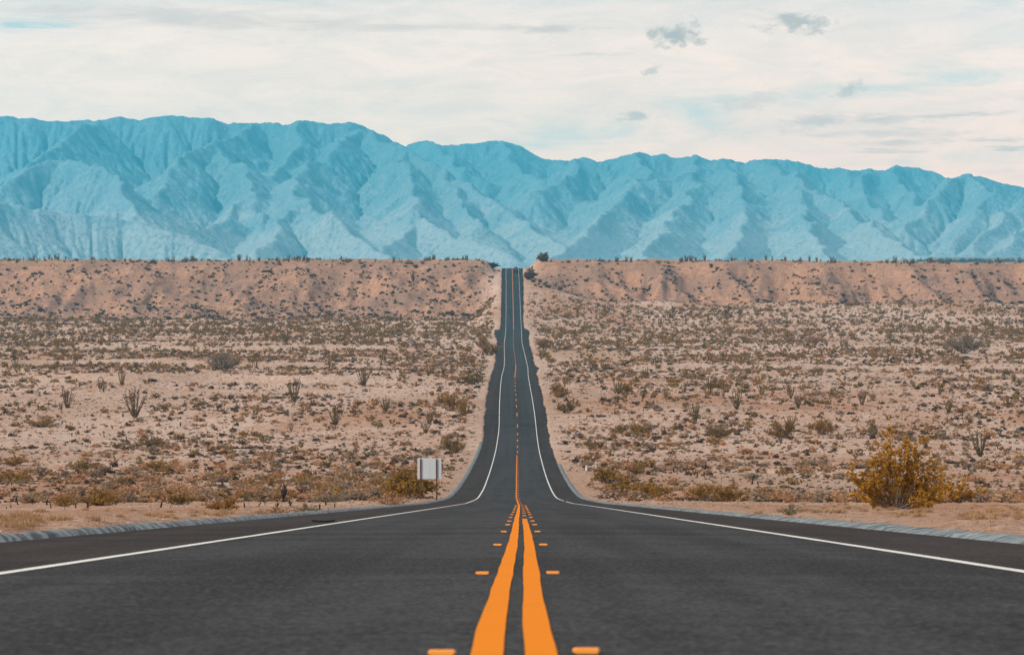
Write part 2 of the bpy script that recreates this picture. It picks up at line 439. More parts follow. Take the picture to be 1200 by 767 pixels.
v = np.linspace(-1, 1, NC)
half = np.maximum(70, .205*ROWS)
gl = np.sign(v)*(.35*np.abs(v) + .65*np.abs(v)**2.0)
Lg = half[:, None]*np.where(ROWS[:, None] < 300, gl[None, :], mix(gl, v, .75)[None, :])
# smooth change between the two spacings
wrow = sstep(250, 700, ROWS)[:, None]
Lg = half[:, None]*mix(gl[None, :], mix(gl, v, .8)[None, :], wrow)
XG = xroad(ROWS)[:, None] + Lg
DG = np.repeat(ROWS[:, None], NC, 1)
ZG = ground_z(XG, DG)
_, _, tB = bluff_parts(XG, DG)
alG = np.abs(XG - xroad(DG))
bl = sstep(-.12, .12, tB + .12*perlin(XG/20, DG/20, 211))*sstep(8, 22, alG)*sstep(2500, 2200, DG)
gm = mesh_np('desert_ground', np.stack([XG, DG, ZG], -1).reshape(-1, 3), grid_faces(len(ROWS), NC), [M['ground']], smooth=True,
             attrs={'wash': wash_mask(XG, DG).ravel(), 'bluff': bl.ravel(), 'pale': (sstep(360, 640, DG)*sstep(-.35, .2, fbm(XG/70, DG/140, 3, 701))*.85).ravel(), 'plain': sstep(2250, 2700, DG).ravel()})
ground = tag(link('desert_ground', gm), 'pinkish tan desert ground rising into eroded bluffs below the mountains', 'desert ground', None, 'structure')

# ------------------------------------------------------------------ road
RR = ROWS[(ROWS > -45) & (ROWS < 2450)]
def strip(name, left, right, mat, lift, parent=None, rws=RR, nc=2):
    lf = left(rws); rt = right(rws)
    t = np.linspace(0, 1, nc)[None, :]
    L = lf[:, None]*(1-t) + rt[:, None]*t
    X = xroad(rws)[:, None] + L; D = np.repeat(rws[:, None], nc, 1)
    Z = np.repeat(zroad(rws)[:, None], nc, 1) + lift + (1e-5*D*(lift > 0)) + .006*np.abs(L)*-1
    me = mesh_np(name, np.stack([X, D, Z], -1).reshape(-1, 3), grid_faces(len(rws), nc), [mat], smooth=True)
    return link(name, me, parent)
LH = 3.78
road = strip('road', lambda d: -LH+0*d, lambda d: LH+0*d, M['lane'], 0.0, None, RR, 9)
tag(road, 'two lane asphalt highway running straight through a dip to the crest', 'road', None, 'structure')
strip('shoulder', lambda d: -edge_left(d), lambda d: -LH+0*d, M['shoulder'], 0.0, road, RR, 5)
strip('shoulder', lambda d: LH+0*d, lambda d: edge_right(d), M['shoulder'], 0.0, road, RR, 5)
def wob(d, s): return .008*perlin(d/5.5, 2.0+s, 5) + .004*perlin(d/1.9, 5.0+s, 6) + .02*perlin(d/60, 7.0, 7)
def line(name, c, w, mat, d0, d1, seed, lift=.005):
    r = np.unique(np.concatenate([[d0], RR[(RR > d0) & (RR < d1)], [d1]]))
    # far lines are widened nowhere: true paint width
    return strip(name, lambda d: c - w/2 + wob(d, seed), lambda d: c + w/2 + wob(d, seed+3.1), mat, lift, road, r)
line('edge_line', -3.6, .12, M['white'], -40, 2400, 1)
line('edge_line', 3.6, .12, M['white'], -40, 272, 2)
line('edge_line', 3.6, .12, M['white'], 283, 2400, 2)
line('centre_line', -.088, .105, M['yellow'], -40, 566, 3)
line('centre_line', .088, .105, M['yellow'], -40, 80, 4)
d = 90.0
while d < 560:
    line('centre_line_dash', .088, .10, M['yellow'], d, d+4.2, 4); d += 14.0
for k in range(13):
    dd = 580 + k*29.0
    line('centre_line_dash', 0.0, .16, M['yellow'], dd, dd+9.0, 5)
line('centre_line', 0, .20, M['yellow'], 955, 1125, 5)
line('centre_line', 0, .13, M['oldyellow'], 1125, 1640, 5)
line('centre_line', 0, .26, mat_paint('faded_yellow_road_paint', (.52, .19, .06), (.25, .11, .05), .3), 1640, 2400, 5)

# bitumen kerb along both edges
def kerb(name, side, d0, d1):
    r = RR[(RR >= d0) & (RR <= d1)]
    e = edge_left(r) if side < 0 else edge_right(r)
    prof = [(-.10, -.05), (.0, .008), (.08, .048), (.17, .075), (.28, .080), (.38, .055), (.50, .0), (.58, -.12)]
    P = []
    for j, (a, h) in enumerate(prof):
        a = a + .05*perlin(r/1.3, j*.7, 301) + .05*perlin(r/5, 2.2, 303)
        hh = h*(1 + .22*perlin(r/2.2, j*.3, 305)) + .012*perlin(r/.7, j*.9, 307)
        hh = np.where(r > d1-8, -.08+(hh+.08)*np.clip((d1-r)/8, 0, 1), hh)
        P.append(np.stack([xroad(r) + side*(e+a), r, zroad(r) - .006*e + hh], -1))
    V = np.stack(P, 1)
    f = grid_faces(len(r), len(prof))
    if side < 0: f = f[:, ::-1]
    return link(name, mesh_np(name, V.reshape(-1, 3), f, [M['kerb']], smooth=True))
tag(kerb('asphalt_kerb', -1, -40, 640), 'streaky blue grey asphalt kerb along the left shoulder', 'kerb', None, 'structure')
tag(kerb('asphalt_kerb', 1, -40, 520), 'streaky blue grey asphalt kerb along the right shoulder', 'kerb', None, 'structure')

# ------------------------------------------------------------------ mountains
def build_mountains():
    sky = [(-300,150),(-200,140),(-100,146),(-40,139),(0,137),(10,134.5),(17,137),(27,139.5),(35,137.5),(50,141),(80,142),(97,140),(112,141.5),(128,139),(141,135.5),(155,139),(166,141),(180,136.5),(205,134.5),(222,137.5),(246,137.5),(265,145.5),(275,143.5),(300,144),
      (315,143.5),(325,143),(335,147.5),(350,140.5),(362,140.5),(375,144),(395,144.5),(412,142.5),(425,147),(440,154.5),(452,159),(470,170.5),(485,167),(498,164),(508,166),(520,170.5),(540,168.5),(563,167.5),(572,165),(585,164),(600,167.5),
      (612,172),(625,180),(640,186),(655,188),(672,187),(683,183.5),(700,188.5),(715,187),(730,182.5),(747,178),(755,178),(763,183),(772,180.5),(780,180),(790,185),(805,183.5),(815,181),(830,187),(845,186),(860,187.5),(872,190.5),(885,187),(900,186),
      (925,187.5),(943,191),(960,197),(985,196.5),(1005,200),(1017,197.5),(1032,200),(1050,193.5),(1072,196),(1095,201),(1115,209),(1133,203.5),(1150,206.5),(1175,214.5),(1200,219),(1240,228),(1300,222),(1380,240),(1500,236)]
    sx = np.array([p[0] for p in sky], float); sy = np.array([p[1] for p in sky], float)
    def seg(pts): return [np.array([(px-CX)*D/F, D, (HY-py)*D/F]) for px, py, D in pts]
    ridges = []
    # skyline crests, in pieces standing at their own depths
    ridges.append(seg([(x, y, 14200) for x, y in sky if x <= 425]))
    ridges.append(seg([(x, y, 16300) for x, y in sky if 470 <= x <= 690]))
    ridges.append(seg([(x, y, 14600) for x, y in sky if 683 <= x <= 900]))
    ridges.append(seg([(x, y, 15600) for x, y in sky if 885 <= x <= 1100]))
    ridges.append(seg([(x, y, 13600) for x, y in sky if x >= 1115]))
    spurs = [
      [(115,142,14100),(85,160,13600),(62,175,13200),(30,198,12700)],
      [(-60,235,11000),(0,214,11300),(40,193,11600),(68,181,11800),(100,190,11500),(138,206,11200),(165,243,10700)],
      [(-80,238,9900),(0,231,10100),(60,240,10200),(110,247,10200),(150,254,10200),(200,266,10100),(245,281,10000),(280,300,9900)],
      [(296,144,14200),(275,155,13700),(252,167,13200),(222,180,12900),(205,192,12600),(185,220,12000),(165,248,11500)],
      [(252,167,13200),(290,200,12600),(300,232,12000),(310,245,11700)],
      [(350,141,14200),(352,165,13600),(330,190,13000),(300,215,12500),(270,250,11700),(235,275,11200)],
      [(425,147,14000),(400,170,13500),(360,190,13000),(345,215,12300),(350,230,11600)],
      [(350,230,11600),(378,248,11200),(405,262,11000),(440,285,10600),(458,300,10300)],
      [(350,230,11600),(335,252,11200),(320,272,10900),(300,292,10500)],
      [(425,147,14000),(452,160,13700),(470,172,13500),(520,200,13000),(580,234,12300),(620,260,11800),(665,287,11200)],
      [(470,172,13500),(480,205,12700),(485,240,11700)],
      [(485,240,11700),(500,258,11300),(540,275,10900),(600,292,10400)],
      [(485,240,11700),(475,268,11200),(452,292,10600)],
      [(520,200,13000),(545,235,12200),(560,262,11500)],
      [(498,165,16300),(525,182,15800),(545,200,15300)],
      [(585,164,16300),(600,190,15700),(625,205,15200),(640,222,14600)],
      [(655,188,16300),(690,205,15600),(700,222,15000)],
      [(747,178,14600),(762,200,13900),(742,215,13300),(718,240,12600),(690,268,11900),(652,300,10800)],
      [(700,200,14800),(680,225,14300),(690,245,13500)],
      [(683,184,14600),(668,205,14200),(640,215,13900),(622,222,13700)],
      [(815,182,14500),(800,205,13800),(768,212,13500)],
      [(815,182,14500),(812,215,13300),(790,250,12300),(770,272,11600),(750,300,10700)],
      [(850,187,14300),(862,210,13300),(878,240,12400),(872,268,11600),(850,300,10600)],
      [(860,188,14300),(905,195,13800),(935,208,13300),(985,237,12300),(1030,264,11400),(1062,287,10800),(1096,303,10300)],
      [(935,208,13300),(940,240,12200),(950,268,11300),(975,298,10500)],
      [(985,196,15600),(1000,222,15000),(1010,240,14500)],
      [(1017,198,15500),(1008,220,14900),(1030,245,14300),(1040,262,13800)],
      [(1050,194,15500),(1068,222,14900),(1078,245,14400)],
      [(1133,204,13600),(1105,222,13300),(1080,242,13000),(1058,268,12600)],
      [(1133,204,13600),(1160,225,13100),(1138,250,12700),(1115,278,12300)],
      [(1240,228,13500),(1190,240,12900),(1160,262,12500),(1140,286,12100)],
      [(1250,250,12600),(1205,262,12300),(1180,276,12000),(1165,292,11800)],
      [(1300,222,13600),(1330,255,12500),(1300,290,11500)]]
    ridges += [seg(s) for s in spurs]
    U = np.arange(-180, 1381, 4.0); DD = np.linspace(9300, 17600, 250)
    UU, DM = np.meshgrid(U, DD)           # rows = depth
    X = (UU-CX)*DM/F; Y = DM
    base = -63 + 30*sstep(880, 1120, UU)*sstep(12500, 9300, DM) + 36*sstep(9500, 12800, DM)
    Hh = np.full(X.shape, -90.0)
    wx = X + 55*fbm(X/300, Y/300, 4, 401); wy = Y + 70*fbm(X/420, Y/420, 3, 411)
    for pts in ridges:
        for a, b in zip(pts[:-1], pts[1:]):
            dx, dy = b[0]-a[0], b[1]-a[1]; L2 = dx*dx+dy*dy+1e-6
            t = np.clip(((wx-a[0])*dx+(wy-a[1])*dy)/L2, 0, 1)
            ds = np.hypot(wx-(a[0]+t*dx), wy-(a[1]+t*dy)); zc = a[2]+t*(b[2]-a[2])
            Hh = np.maximum(Hh, zc - .62*ds + .00007*np.minimum(ds, 2500)**2)
    # (height - cone); far side of the range keeps falling away
    Hh = np.maximum(Hh, base) + 24*fbm(X/220, Y/220, 4, 421)*sstep(0, 120, Hh-base)
    # ---- stream-power erosion on a coarse, then a finer polar grid
    def erode(Hh, DM, du, dyc, its, K, creep):
        nr, nc = Hh.shape; N = nr*nc; dxc = du*DM/F
        nb = [(-1,0),(1,0),(0,-1),(0,1),(-1,-1),(-1,1),(1,-1),(1,1)]
        idx = np.arange(N).reshape(nr, nc); area = (dxc*dyc).ravel()
        for it in range(its):
            best = np.zeros((nr, nc)); rec = idx.copy(); rl = np.ones((nr, nc))
            Hp = np.pad(Hh, 1, mode='edge'); Ip = np.pad(idx, 1, mode='edge')
            for a, b in nb:
                dist = np.hypot(a*dyc, b*dxc)
                sl = (Hh - Hp[1+a:1+a+nr, 1+b:1+b+nc])/dist
                m = sl > best
                best = np.where(m, sl, best); rec = np.where(m, Ip[1+a:1+a+nr, 1+b:1+b+nc], rec); rl = np.where(m, dist, rl)
            rec[0, :] = idx[0, :]
            r = rec.ravel().tolist(); h = Hh.ravel().tolist(); A = area.tolist(); ln = rl.ravel().tolist()
            order = np.argsort(Hh.ravel()).tolist()
            for i in reversed(order):
                j = r[i]
                if j != i: A[j] += A[i]
            for i in order:
                j = r[i]
                if j != i:
                    f = K*(A[i]**.45)/ln[i]*.03
                    hn = (h[i] + f*h[j])/(1+f)
                    if hn < h[i]: h[i] = hn
            Hn = np.array(h).reshape(nr, nc)
            Hq = np.pad(Hn, 1, mode='edge')
            Hh = Hn + creep*(Hq[2:, 1:-1]+Hq[:-2, 1:-1]+Hq[1:-1, 2:]+Hq[1:-1, :-2]-4*Hn)
        return Hh
    def resample(H, U, DD, U2, D2):
        nr, nc = H.shape
        fi = np.interp(D2, DD, np.arange(nr)); i0 = np.clip(fi.astype(int), 0, nr-2); ft = (fi-i0)[:, None]
        fj = np.interp(U2, U, np.arange(nc)); j0 = np.clip(fj.astype(int), 0, nc-2); fu = (fj-j0)[None, :]
        a = H[i0][:, j0]*(1-fu)+H[i0][:, j0+1]*fu; b = H[i0+1][:, j0]*(1-fu)+H[i0+1][:, j0+1]*fu
        return a*(1-ft)+b*ft
    Hh = erode(Hh, DM, 4.0, DD[1]-DD[0], 7, 2.0, .02)
    U1 = np.arange(-180, 1380.1, 2.2); D1 = np.linspace(9300, 17600, 420)
    H1 = resample(Hh, U, DD, U1, D1)
    UU1, DM1 = np.meshgrid(U1, D1); X1 = (UU1-CX)*DM1/F
    H1 = H1 + sstep(-10, 120, H1)*(15*fbm(X1/75, DM1/110, 4, 481, .6) + 24*fbm(X1/200, DM1/260, 2, 485))
    H1 = erode(H1, DM1, 2.2, D1[1]-D1[0], 6, 3.4, .008)
    # ---- finer grid
    U2 = np.arange(-180, 1380.1, 1.6); D2 = np.linspace(9300, 17600, 560)
    H2 = resample(H1, U1, D1, U2, D2)
    UU2, DM2 = np.meshgrid(U2, D2); X2 = (UU2-CX)*DM2/F
    hi = sstep(10, 260, H2)
    gw = X2 + 40*perlin(X2/160, DM2/160, 441)
    H2 = H2 - hi*(6*(1-ridged(gw/130, DM2/260, 3, 431, .45))) - (1.5+2.5*hi)*fbm(X2/30, DM2/50, 3, 451, .5)*sstep(-25, 40, H2)
    # bring the crest to the photographed skyline column by column
    ang = (HY - (H2/DM2)*F).min(0)
    k = (HY-np.interp(U2, sx, sy))/(HY-ang)
    ker = np.exp(-(np.arange(-8, 9)/3.5)**2); ker /= ker.sum()
    k = np.convolve(np.pad(k, 8, mode='edge'), ker, mode='valid')
    w = sstep(-20, 120, H2)
    H2 = H2*(1 + (k-1)[None, :]*w)
    H2 = H2 + hi*(2.5*fbm(X2/38, DM2/60, 3, 461, .5) - 3*(1-ridged(gw/62, DM2/200, 2, 471)))
    H2[0, :] = -75; H2[:, 0] = np.minimum(H2[:, 0], -60)
    V = np.stack([X2, DM2, H2], -1).reshape(-1, 3)
    kk = NT('mountain_rock_haze_tint'); p = kk.pos()
    z = kk.n('ShaderNodeSeparateXYZ', {0: p}).outputs[2]
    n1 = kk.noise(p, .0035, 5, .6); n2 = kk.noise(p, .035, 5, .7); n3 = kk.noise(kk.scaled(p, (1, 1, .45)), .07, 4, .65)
    alt = kk.math('ADD', kk.math('MULTIPLY', z, 1/360.0), kk.math('MULTIPLY', kk.math('SUBTRACT', n1, .5), 1.5))  # broad noise adds pale patches, sunlit slopes put into the colour
    c = kk.ramp(alt, [(-.05, (.34, .41, .45)), (.15, (.35, .42, .46)), (.36, (.23, .35, .42)), (1.0, (.13, .27, .34))])  # bluish tones put part of the haze into the rock colour
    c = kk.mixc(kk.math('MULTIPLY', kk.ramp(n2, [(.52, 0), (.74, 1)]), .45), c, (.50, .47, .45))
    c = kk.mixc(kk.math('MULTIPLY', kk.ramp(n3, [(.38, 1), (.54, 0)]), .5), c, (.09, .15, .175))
    b = kk.bump(kk.math('ADD', n2, kk.math('MULTIPLY', n3, .5)), .8, 11.0)
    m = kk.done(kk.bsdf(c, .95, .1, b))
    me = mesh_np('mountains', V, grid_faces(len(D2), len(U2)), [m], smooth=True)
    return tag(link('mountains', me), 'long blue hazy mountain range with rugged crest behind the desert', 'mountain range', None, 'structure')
mountains = build_mountains()

# ------------------------------------------------------------------ plant templates (unit height)
def quads(centers, size, rg, flat=0.0, stretch=1.0):
    n = len(centers)
    a = rg.normal(size=(n, 3)); a[:, 2] *= (1-flat); a /= np.linalg.norm(a, axis=1)[:, None]+1e-9
    b = np.cross(a, rg.normal(size=(n, 3))); b /= np.linalg.norm(b, axis=1)[:, None]+1e-9
    s = (size*(.6+.8*rg.random(n)))[:, None] if np.ndim(size) == 0 else size[:, None]
    a = a*s*.5*stretch; b = b*s*.5
    V = np.stack([centers-a-b*.55, centers+a-b, centers+a*.8+b, centers-a+b*.6], 1).reshape(-1, 3)
    return V, np.arange(4*n).reshape(n, 4)
def stems(rg, n, spread, h0=.75, h1=1.0, width=1.0, bend=.25):
    out = []
    for i in range(n):
        az = 2*math.pi*(i+rg.random())/n*1.0 + rg.normal()*.2
        r = width*(.08 + spread*math.sqrt(rg.random()))
        h = (h0 + (h1-h0)*rg.random())*max(.35, 1-.55*(r/(width*(spread+.08)))**2.2)
        p0 = np.array([.04*math.cos(az), .04*math.sin(az), 0])*width
        p3 = np.array([r*math.cos(az), r*math.sin(az), h])
        m = p0*.45 + p3*.55 + np.array([rg.normal()*.04, rg.normal()*.04, -bend*.2*r])
        out.append([p0, m, p3])
    return out
def along(st, t):
    p0, m, p3 = st
    return (1-t)**2*p0 + 2*t*(1-t)*m + t*t*p3
def shrub(seed, n_stem=14, n_leaf=400, leaf=.07, spread=.55, clump=.10, width=1.0, low=.25, h0=.7, sub=3, tips=0.0):
    """creosote-like bush: stems fanning from the base, leaf clumps strung along their outer part; returns (foliage V,F), stem list"""
    rg = np.random.default_rng(seed)
    sts = stems(rg, n_stem, spread, h0, 1.0, width)
    br = []
    for s in sts:
        br.append((s, low, 1.0, 1.0))
        for q in range(sub):
            t0 = .3+.55*rg.random(); p0 = along(s, t0)
            dv = rg.normal(size=3)*.16 + (s[2]-s[0])*.22; dv[2] = abs(dv[2])*.9+.02
            br.append(([p0, p0+dv*.5+rg.normal(size=3)*.02, p0+dv], .1, 1.0, .7))
    n_b = len(br); per = max(1, n_leaf//n_b); C = []
    for s, a, b, w in br:
        k = max(1, int(per*w*1.25*(.6+.8*rg.random())))
        nc = max(2, k//6); tc = a+(b-a)*np.sqrt(rg.random(nc)) if tips else a+(b-a)*rg.random(nc)
        for j in range(k):
            t = tc[j % nc] + rg.normal()*.03
            C.append(along(s, min(max(t, 0), 1)) + rg.normal(size=3)*clump*np.array([.45, .45, .38]))
    C = np.array(C); C[:, 2] = np.maximum(C[:, 2], .03)
    V, Fq = quads(C, leaf, rg)
    return V, Fq, [b[0] for b in br]
def stem_mb(brs, rad=.012, n=4, mi=0, z=1.0):
    m = MB()
    for s in brs: m.tube([along(s, t) for t in (0, .35, .7, 1)], [rad, rad*.8, rad*.55, rad*.3], n, mi)
    return m
def dome(seed, n=90, size=.2, width=1.1):
    rg = np.random.default_rng(seed)
    th = rg.random(n)*2*np.pi; ph = np.arccos(rg.random(n)); rr = .55+.5*rg.random(n)
    C = np.stack([width*.52*rr*np.sin(ph)*np.cos(th), width*.52*rr*np.sin(ph)*np.sin(th), .05+.85*rr*np.cos(ph)], 1)
    C += rg.normal(size=(n, 3))*.06; C[:, 2] = np.maximum(C[:, 2], .02)
    return quads(C, size, rg, 0, 1.5)
def ocotillo(seed, n=12, lean=.55, rad=.016, sides=5, leafy=260):
    rg = np.random.default_rng(seed); m = MB(); C = []
    for i in range(n):
        az = 2*math.pi*(i+rg.random()*.8)/n; r = lean*(.15+.85*rg.random()); h = .72+.28*rg.random()
        p3 = np.array([r*math.cos(az), r*math.sin(az), h]); p0 = np.array([.03*math.cos(az), .03*math.sin(az), 0])
        mid = p0*.5+p3*.5+np.array([math.cos(az), math.sin(az), -.1])*(.10*r+.02)*rg.normal(1, .4)
        s = [p0, mid, p3]
        pts = [along(s, t)+rg.normal(size=3)*.006 for t in np.linspace(0, 1, 7)]
        m.tube(pts, [rad*1.3, rad*1.15, rad, rad*.95, rad*.85, rad*.7, rad*.35], sides)
        for q in range(leafy//n): C.append(along(s, .06+.94*rg.random())+rg.normal(size=3)*rad*1.3)
    V, Fq = quads(np.array(C), .035, rg)
    m.add([tuple(x) for x in V], [tuple(x) for x in Fq])
    return m
def stub(seed, forks=2):
    """charred upright stub of a dead plant"""
    rg = np.random.default_rng(seed); m = MB()
    ln = rg.normal()*.38
    m.tube([(0,0,-.05), (ln*.25+.08*rg.normal(), rg.normal()*.06, .4), (ln*.7, 0, .75), (ln, 0, 1.0)], [.19, .14, .12, .085], 7)
    m.lathe((ln, 0, .97), 'z', [(.085, 0), (.10, .03), (.05, .09)], 7)
    for f in range(forks):
        az = 6.28*rg.random(); z0 = .2+.5*rg.random(); q = np.array([math.cos(az), math.sin(az), 0])
        p0 = np.array([ln*z0, 0, z0]); L = .25+.3*rg.random()
        m.tube([p0, p0+q*L*.6+np.array([0, 0, .1]), p0+q*L+np.array([0, 0, .3+.2*rg.random()])], [.09, .08, .05], 6)
    return m
def tuft(seed, n=60):
    rg = np.random.default_rng(seed); V = []; Fq = []
    for i in range(n):
        az = 6.28*rg.random(); r = .5*rg.random(); b = np.array([.25*rg.normal(), .25*rg.normal(), 0]); w = .012+.012*rg.random()
        t = b+np.array([r*math.cos(az), r*math.sin(az), .5+.5*rg.random()]); s = np.array([-math.sin(az), math.cos(az), 0])*w
        k = len(V); V += [b-s, b+s, (b+t)/2+np.array([0,0,.1])+s*.8, t, (b+t)/2+np.array([0,0,.1])-s*.8]
        Fq += [(k, k+1, k+2, k+4), (k+4, k+2, k+3, k+3)]
    return np.array(V), Fq
def mk(name, V, Fq, mat): return mesh_np(name, V, Fq, [mat])

NEARX = 1.0
def at(px, py, d0=20): return hit(px, py, d0)
GROUPS = {'creosote': 'creosote bushes over the desert flat', 'dry': 'dry twiggy shrubs over the desert flat', 'ocotillo': 'ocotillos standing on the desert flat',
          'stub': 'charred dead stubs in the desert', 'rim': 'plants along the rim of the bluffs', 'tuft': 'dry grass tufts by the shoulder'}
HITS = {}
def place_sized(px, py, hpx, d0=20):
    X, D, Z = at(px, py, d0); s = F/D
    return X, D, Z, hpx/s

# near creosotes: thing > foliage + stems; three shapes of mesh, shared between copies
_cre = []
for i in range(4):
    V, Fq, br = shrub(100+i, 18, 1500, .052, .62, .10, 1.0, .18, .62, 3)
    _cre.append((mk('foliage', V, Fq, M['creo']), mk('foliage', V, Fq, M['olive']), stem_mb(br, .010, 4).mesh('stems', [M['wood']])))
_sage = []
for i in range(2):
    V, Fq, br = shrub(140+i, 26, 1500, .05, .70, .09, 1.15, .1, .8, 2)
    _sage.append((mk('foliage', V, Fq, M['sage']), mk('foliage', V, Fq, M['burro']), stem_mb(br, .007, 4).mesh('stems', [M['wood']])))
def bush(px, py, h, w, label, look='creo', group=None, name='creosote_bush', cat='bush', d0=20, rz=None):
    X, D, Z, hm = place_sized(px, py, h, d0)
    src = _cre[random.randrange(4)] if look in ('creo', 'olive') else _sage[random.randrange(2)]
    me = {'creo': src[0], 'olive': src[1], 'sage': src[0], 'burro': src[1]}[look]
    o = empty(name, (X, D, Z-.04*hm), random.random()*6.28 if rz is None else rz)
    wr = (w/h)/1.25
    o.scale = (hm*wr, hm*wr, hm*1.03)
    link('foliage', me, o); link('stems', src[2], o)
    return tag(o, label, cat, group)

# the big golden creosote by the right shoulder
def big_gold():
    X, D, Z, hm = place_sized(1050, 596, 100, 60)
    o = empty('creosote_bush', (X, D, Z-.05))
    rg = np.random.default_rng(5)
    Vs, br = [], []
    # stems reach for tips measured on the plant (metres across / up)
    tips = [(-1.45,1.75),(-1.25,1.25),(-1.5,1.45),(-1.0,2.0),(-1.1,.9),(-.75,2.15),(-.55,2.55),(-.35,3.0),(-.15,3.15),(-.3,2.6),(.1,2.75),(.35,3.0),(.5,2.55),(.75,2.75),(.95,2.95),(.9,2.35),(1.1,2.0),(1.35,1.75),(1.55,1.55),(1.6,1.2),(1.45,.9),(0,2.2),(.3,1.9),(-.4,1.9),(.65,1.6),(-.7,1.4),(.2,1.3),(-.2,1.1),(1.0,1.2),(.5,.9),(-1.0,.6),(1.3,.6),(-.5,.7),(.8,.7)]
    sc = 1/ (F/D)*32/1.0
    for (tx, tz) in tips:
        for q in range(2):
            y = rg.normal()*.45*(1-.12*tz); p3 = np.array([tx+rg.normal()*.12, y, tz*(.94+.06*rg.random()) if q == 0 else tz*(.72+.2*rg.random())])
            p0 = np.array([tx*.12+rg.normal()*.1, y*.3, 0]); m = p0*.5+p3*.5+np.array([tx*.10, 0, -.05])
            br.append([p0, m, p3])
    C = []; subs = []
    for s in br:
        for q in range(5):
            t0 = .40+.60*rg.random(); p0 = along(s, t0); dv = rg.normal(size=3)*.15+np.array([0, 0, .16])+(s[2]-s[0])*.05
            subs.append([p0, p0+dv*.5, p0+dv])
    for s in subs+br:
        main = len(C)
        for j in range(10):
            t = .45+.55*rg.random()**.7
            c0 = along(s, t)+rg.normal(size=3)*.035
            for z in range(2): C.append(c0+rg.normal(size=3)*.028)
    C = np.array(C); C[:, 2] = np.maximum(C[:, 2], .05)
    V, Fq = quads(C, .068, rg)
    link('foliage', mk('foliage', V, Fq, M['gold']), o)
    mb = stem_mb(br, .016, 5)
    mb2 = stem_mb(subs, .007, 3)
    link('stems', mb.mesh('stems', [M['wood']]), o); link('twigs', mb2.mesh('twigs', [M['wood']]), o)
    k = 100/ (F/D) / 3.25
    o.scale = (k*1.14, k, k*.97)
    return tag(o, 'tall golden yellow creosote bush, largest plant beside the right shoulder', 'bush')
big_gold()
def low_gold(px, py, h, w, label):
    X, D, Z, hm = place_sized(px, py, h, 60)
    V, Fq, br = shrub(31+int(px), 16, 900, .085, .8, .12, 1.0, .2, .5, 3)
    o = empty('creosote_bush', (X, D, Z-.03)); o.scale = (hm*w/h/1.5, hm*w/h/1.5, hm)
    link('foliage', mk('foliage', V, Fq, M['gold']), o); link('stems', stem_mb(br, .012, 4).mesh('stems', [M['wood']]), o)
    tag(o, label, 'bush')
low_gold(1122, 588, 30, 58, 'low golden bush trailing off the right flank of the tall golden creosote')
low_gold(1062, 596, 38, 90, 'low golden skirt bush at the foot of the tall golden creosote')

NB = [(478,583,30,56,'dense round olive yellow creosote bush behind the road sign','olive'),
 (712,566,26,40,'olive bush just behind the white delineator post','olive'),
 (738,580,30,58,'widest olive bush in the row along the right shoulder below the delineator','olive'),
 (766,582,22,44,'olive bush ending the row, right of the widest one below the delineator','olive'),
 (694,540,14,22,'small olive bush above the white delineator post','creo'),
 (692,524,11,14,'tiny olive bush highest up the right shoulder past the delineator','creo'),
 (745,556,13,22,'brown bush alone on sand right of the delineator post','creo'),
 (822,584,24,30,'upright olive bush, left one of the loose row near the right shoulder','olive'),
 (852,587,26,38,'broad olive bush in the middle of the loose row near the right shoulder','olive'),
 (898,586,22,46,'rounded olive brown bush, right end of the loose row near the right shoulder','creo'),
 (14,565,20,44,'olive bush cut by the left edge, lower of the edge pair','olive'),
 (16,545,16,34,'brown bush cut by the left edge, upper of the edge pair','creo'),
 (98,551,17,36,'rust tipped brown bush alone on pale sand at left','creo'),
 (185,552,17,34,'twin topped olive bush above the charred stubs at left','olive'),
 (139,571,14,26,'flat brown bush below the rust tipped bush at left','creo'),
 (118,592,24,50,'sprawling olive brown bush just behind the left shoulder sand','olive'),
 (75,593,16,30,'low rusty bush among charred stubs left of the sprawling bush','creo'),
 (212,591,18,34,'open olive brown bush left of the charred stub row','creo'),
 (262,597,20,46,'wide brown bush behind the left shoulder near the forked charred stump','creo'),
 (180,524,15,26,'brown bush high on the sand above the twin topped bush','creo'),
 (50,500,14,40,'long low olive brown bush on the sand at far left','creo'),
 (260,563,13,32,'flat spreading brown bush midway across the left sand','creo'),
 (376,578,16,26,'thin brown bush above the grey green sage','creo'),
 (552,450,18,32,'dark olive bush by the left shoulder below the notch in the asphalt','creo'),
 (572,416,26,26,'tall olive bush against the left shoulder where the asphalt narrows','creo'),
 (530,482,28,24,'dark green bush standing upright beside the left shoulder','creo'),
 (543,487,22,16,'rusty olive bush hugging the left shoulder','olive'),
 (530,529,25,34,'olive bush on the sand slope above the road sign','creo'),
 (655,466,24,26,'olive bush by the right shoulder, lower of two','creo'),
 (637,408,18,18,'dark olive bush at the right edge of the narrowing asphalt','creo'),
 (664,484,20,22,'brown bush on the right verge below the olive one','creo'),
 (918,513,28,40,'twiggy brown shrub on the right flat with upright stems','creo'),
 (962,509,26,30,'dense brown shrub on the right flat above the golden creosote','creo'),
 (842,513,20,34,'dark rounded shrub on the right flat between two ocotillos','creo'),
 (726,508,14,24,'dark brown bush of a pair above the delineator','creo'),
 (748,510,18,28,'taller brown bush of a pair above the delineator','creo'),
 (733,461,16,22,'fan shaped orange bush on the right flat','olive'),
 (838,520,12,20,'olive orange bush tucked under the dark rounded shrub','olive')]
for (px, py, h, w, lab, look) in NB[1:]: bush(px, py, h, w, lab, look)
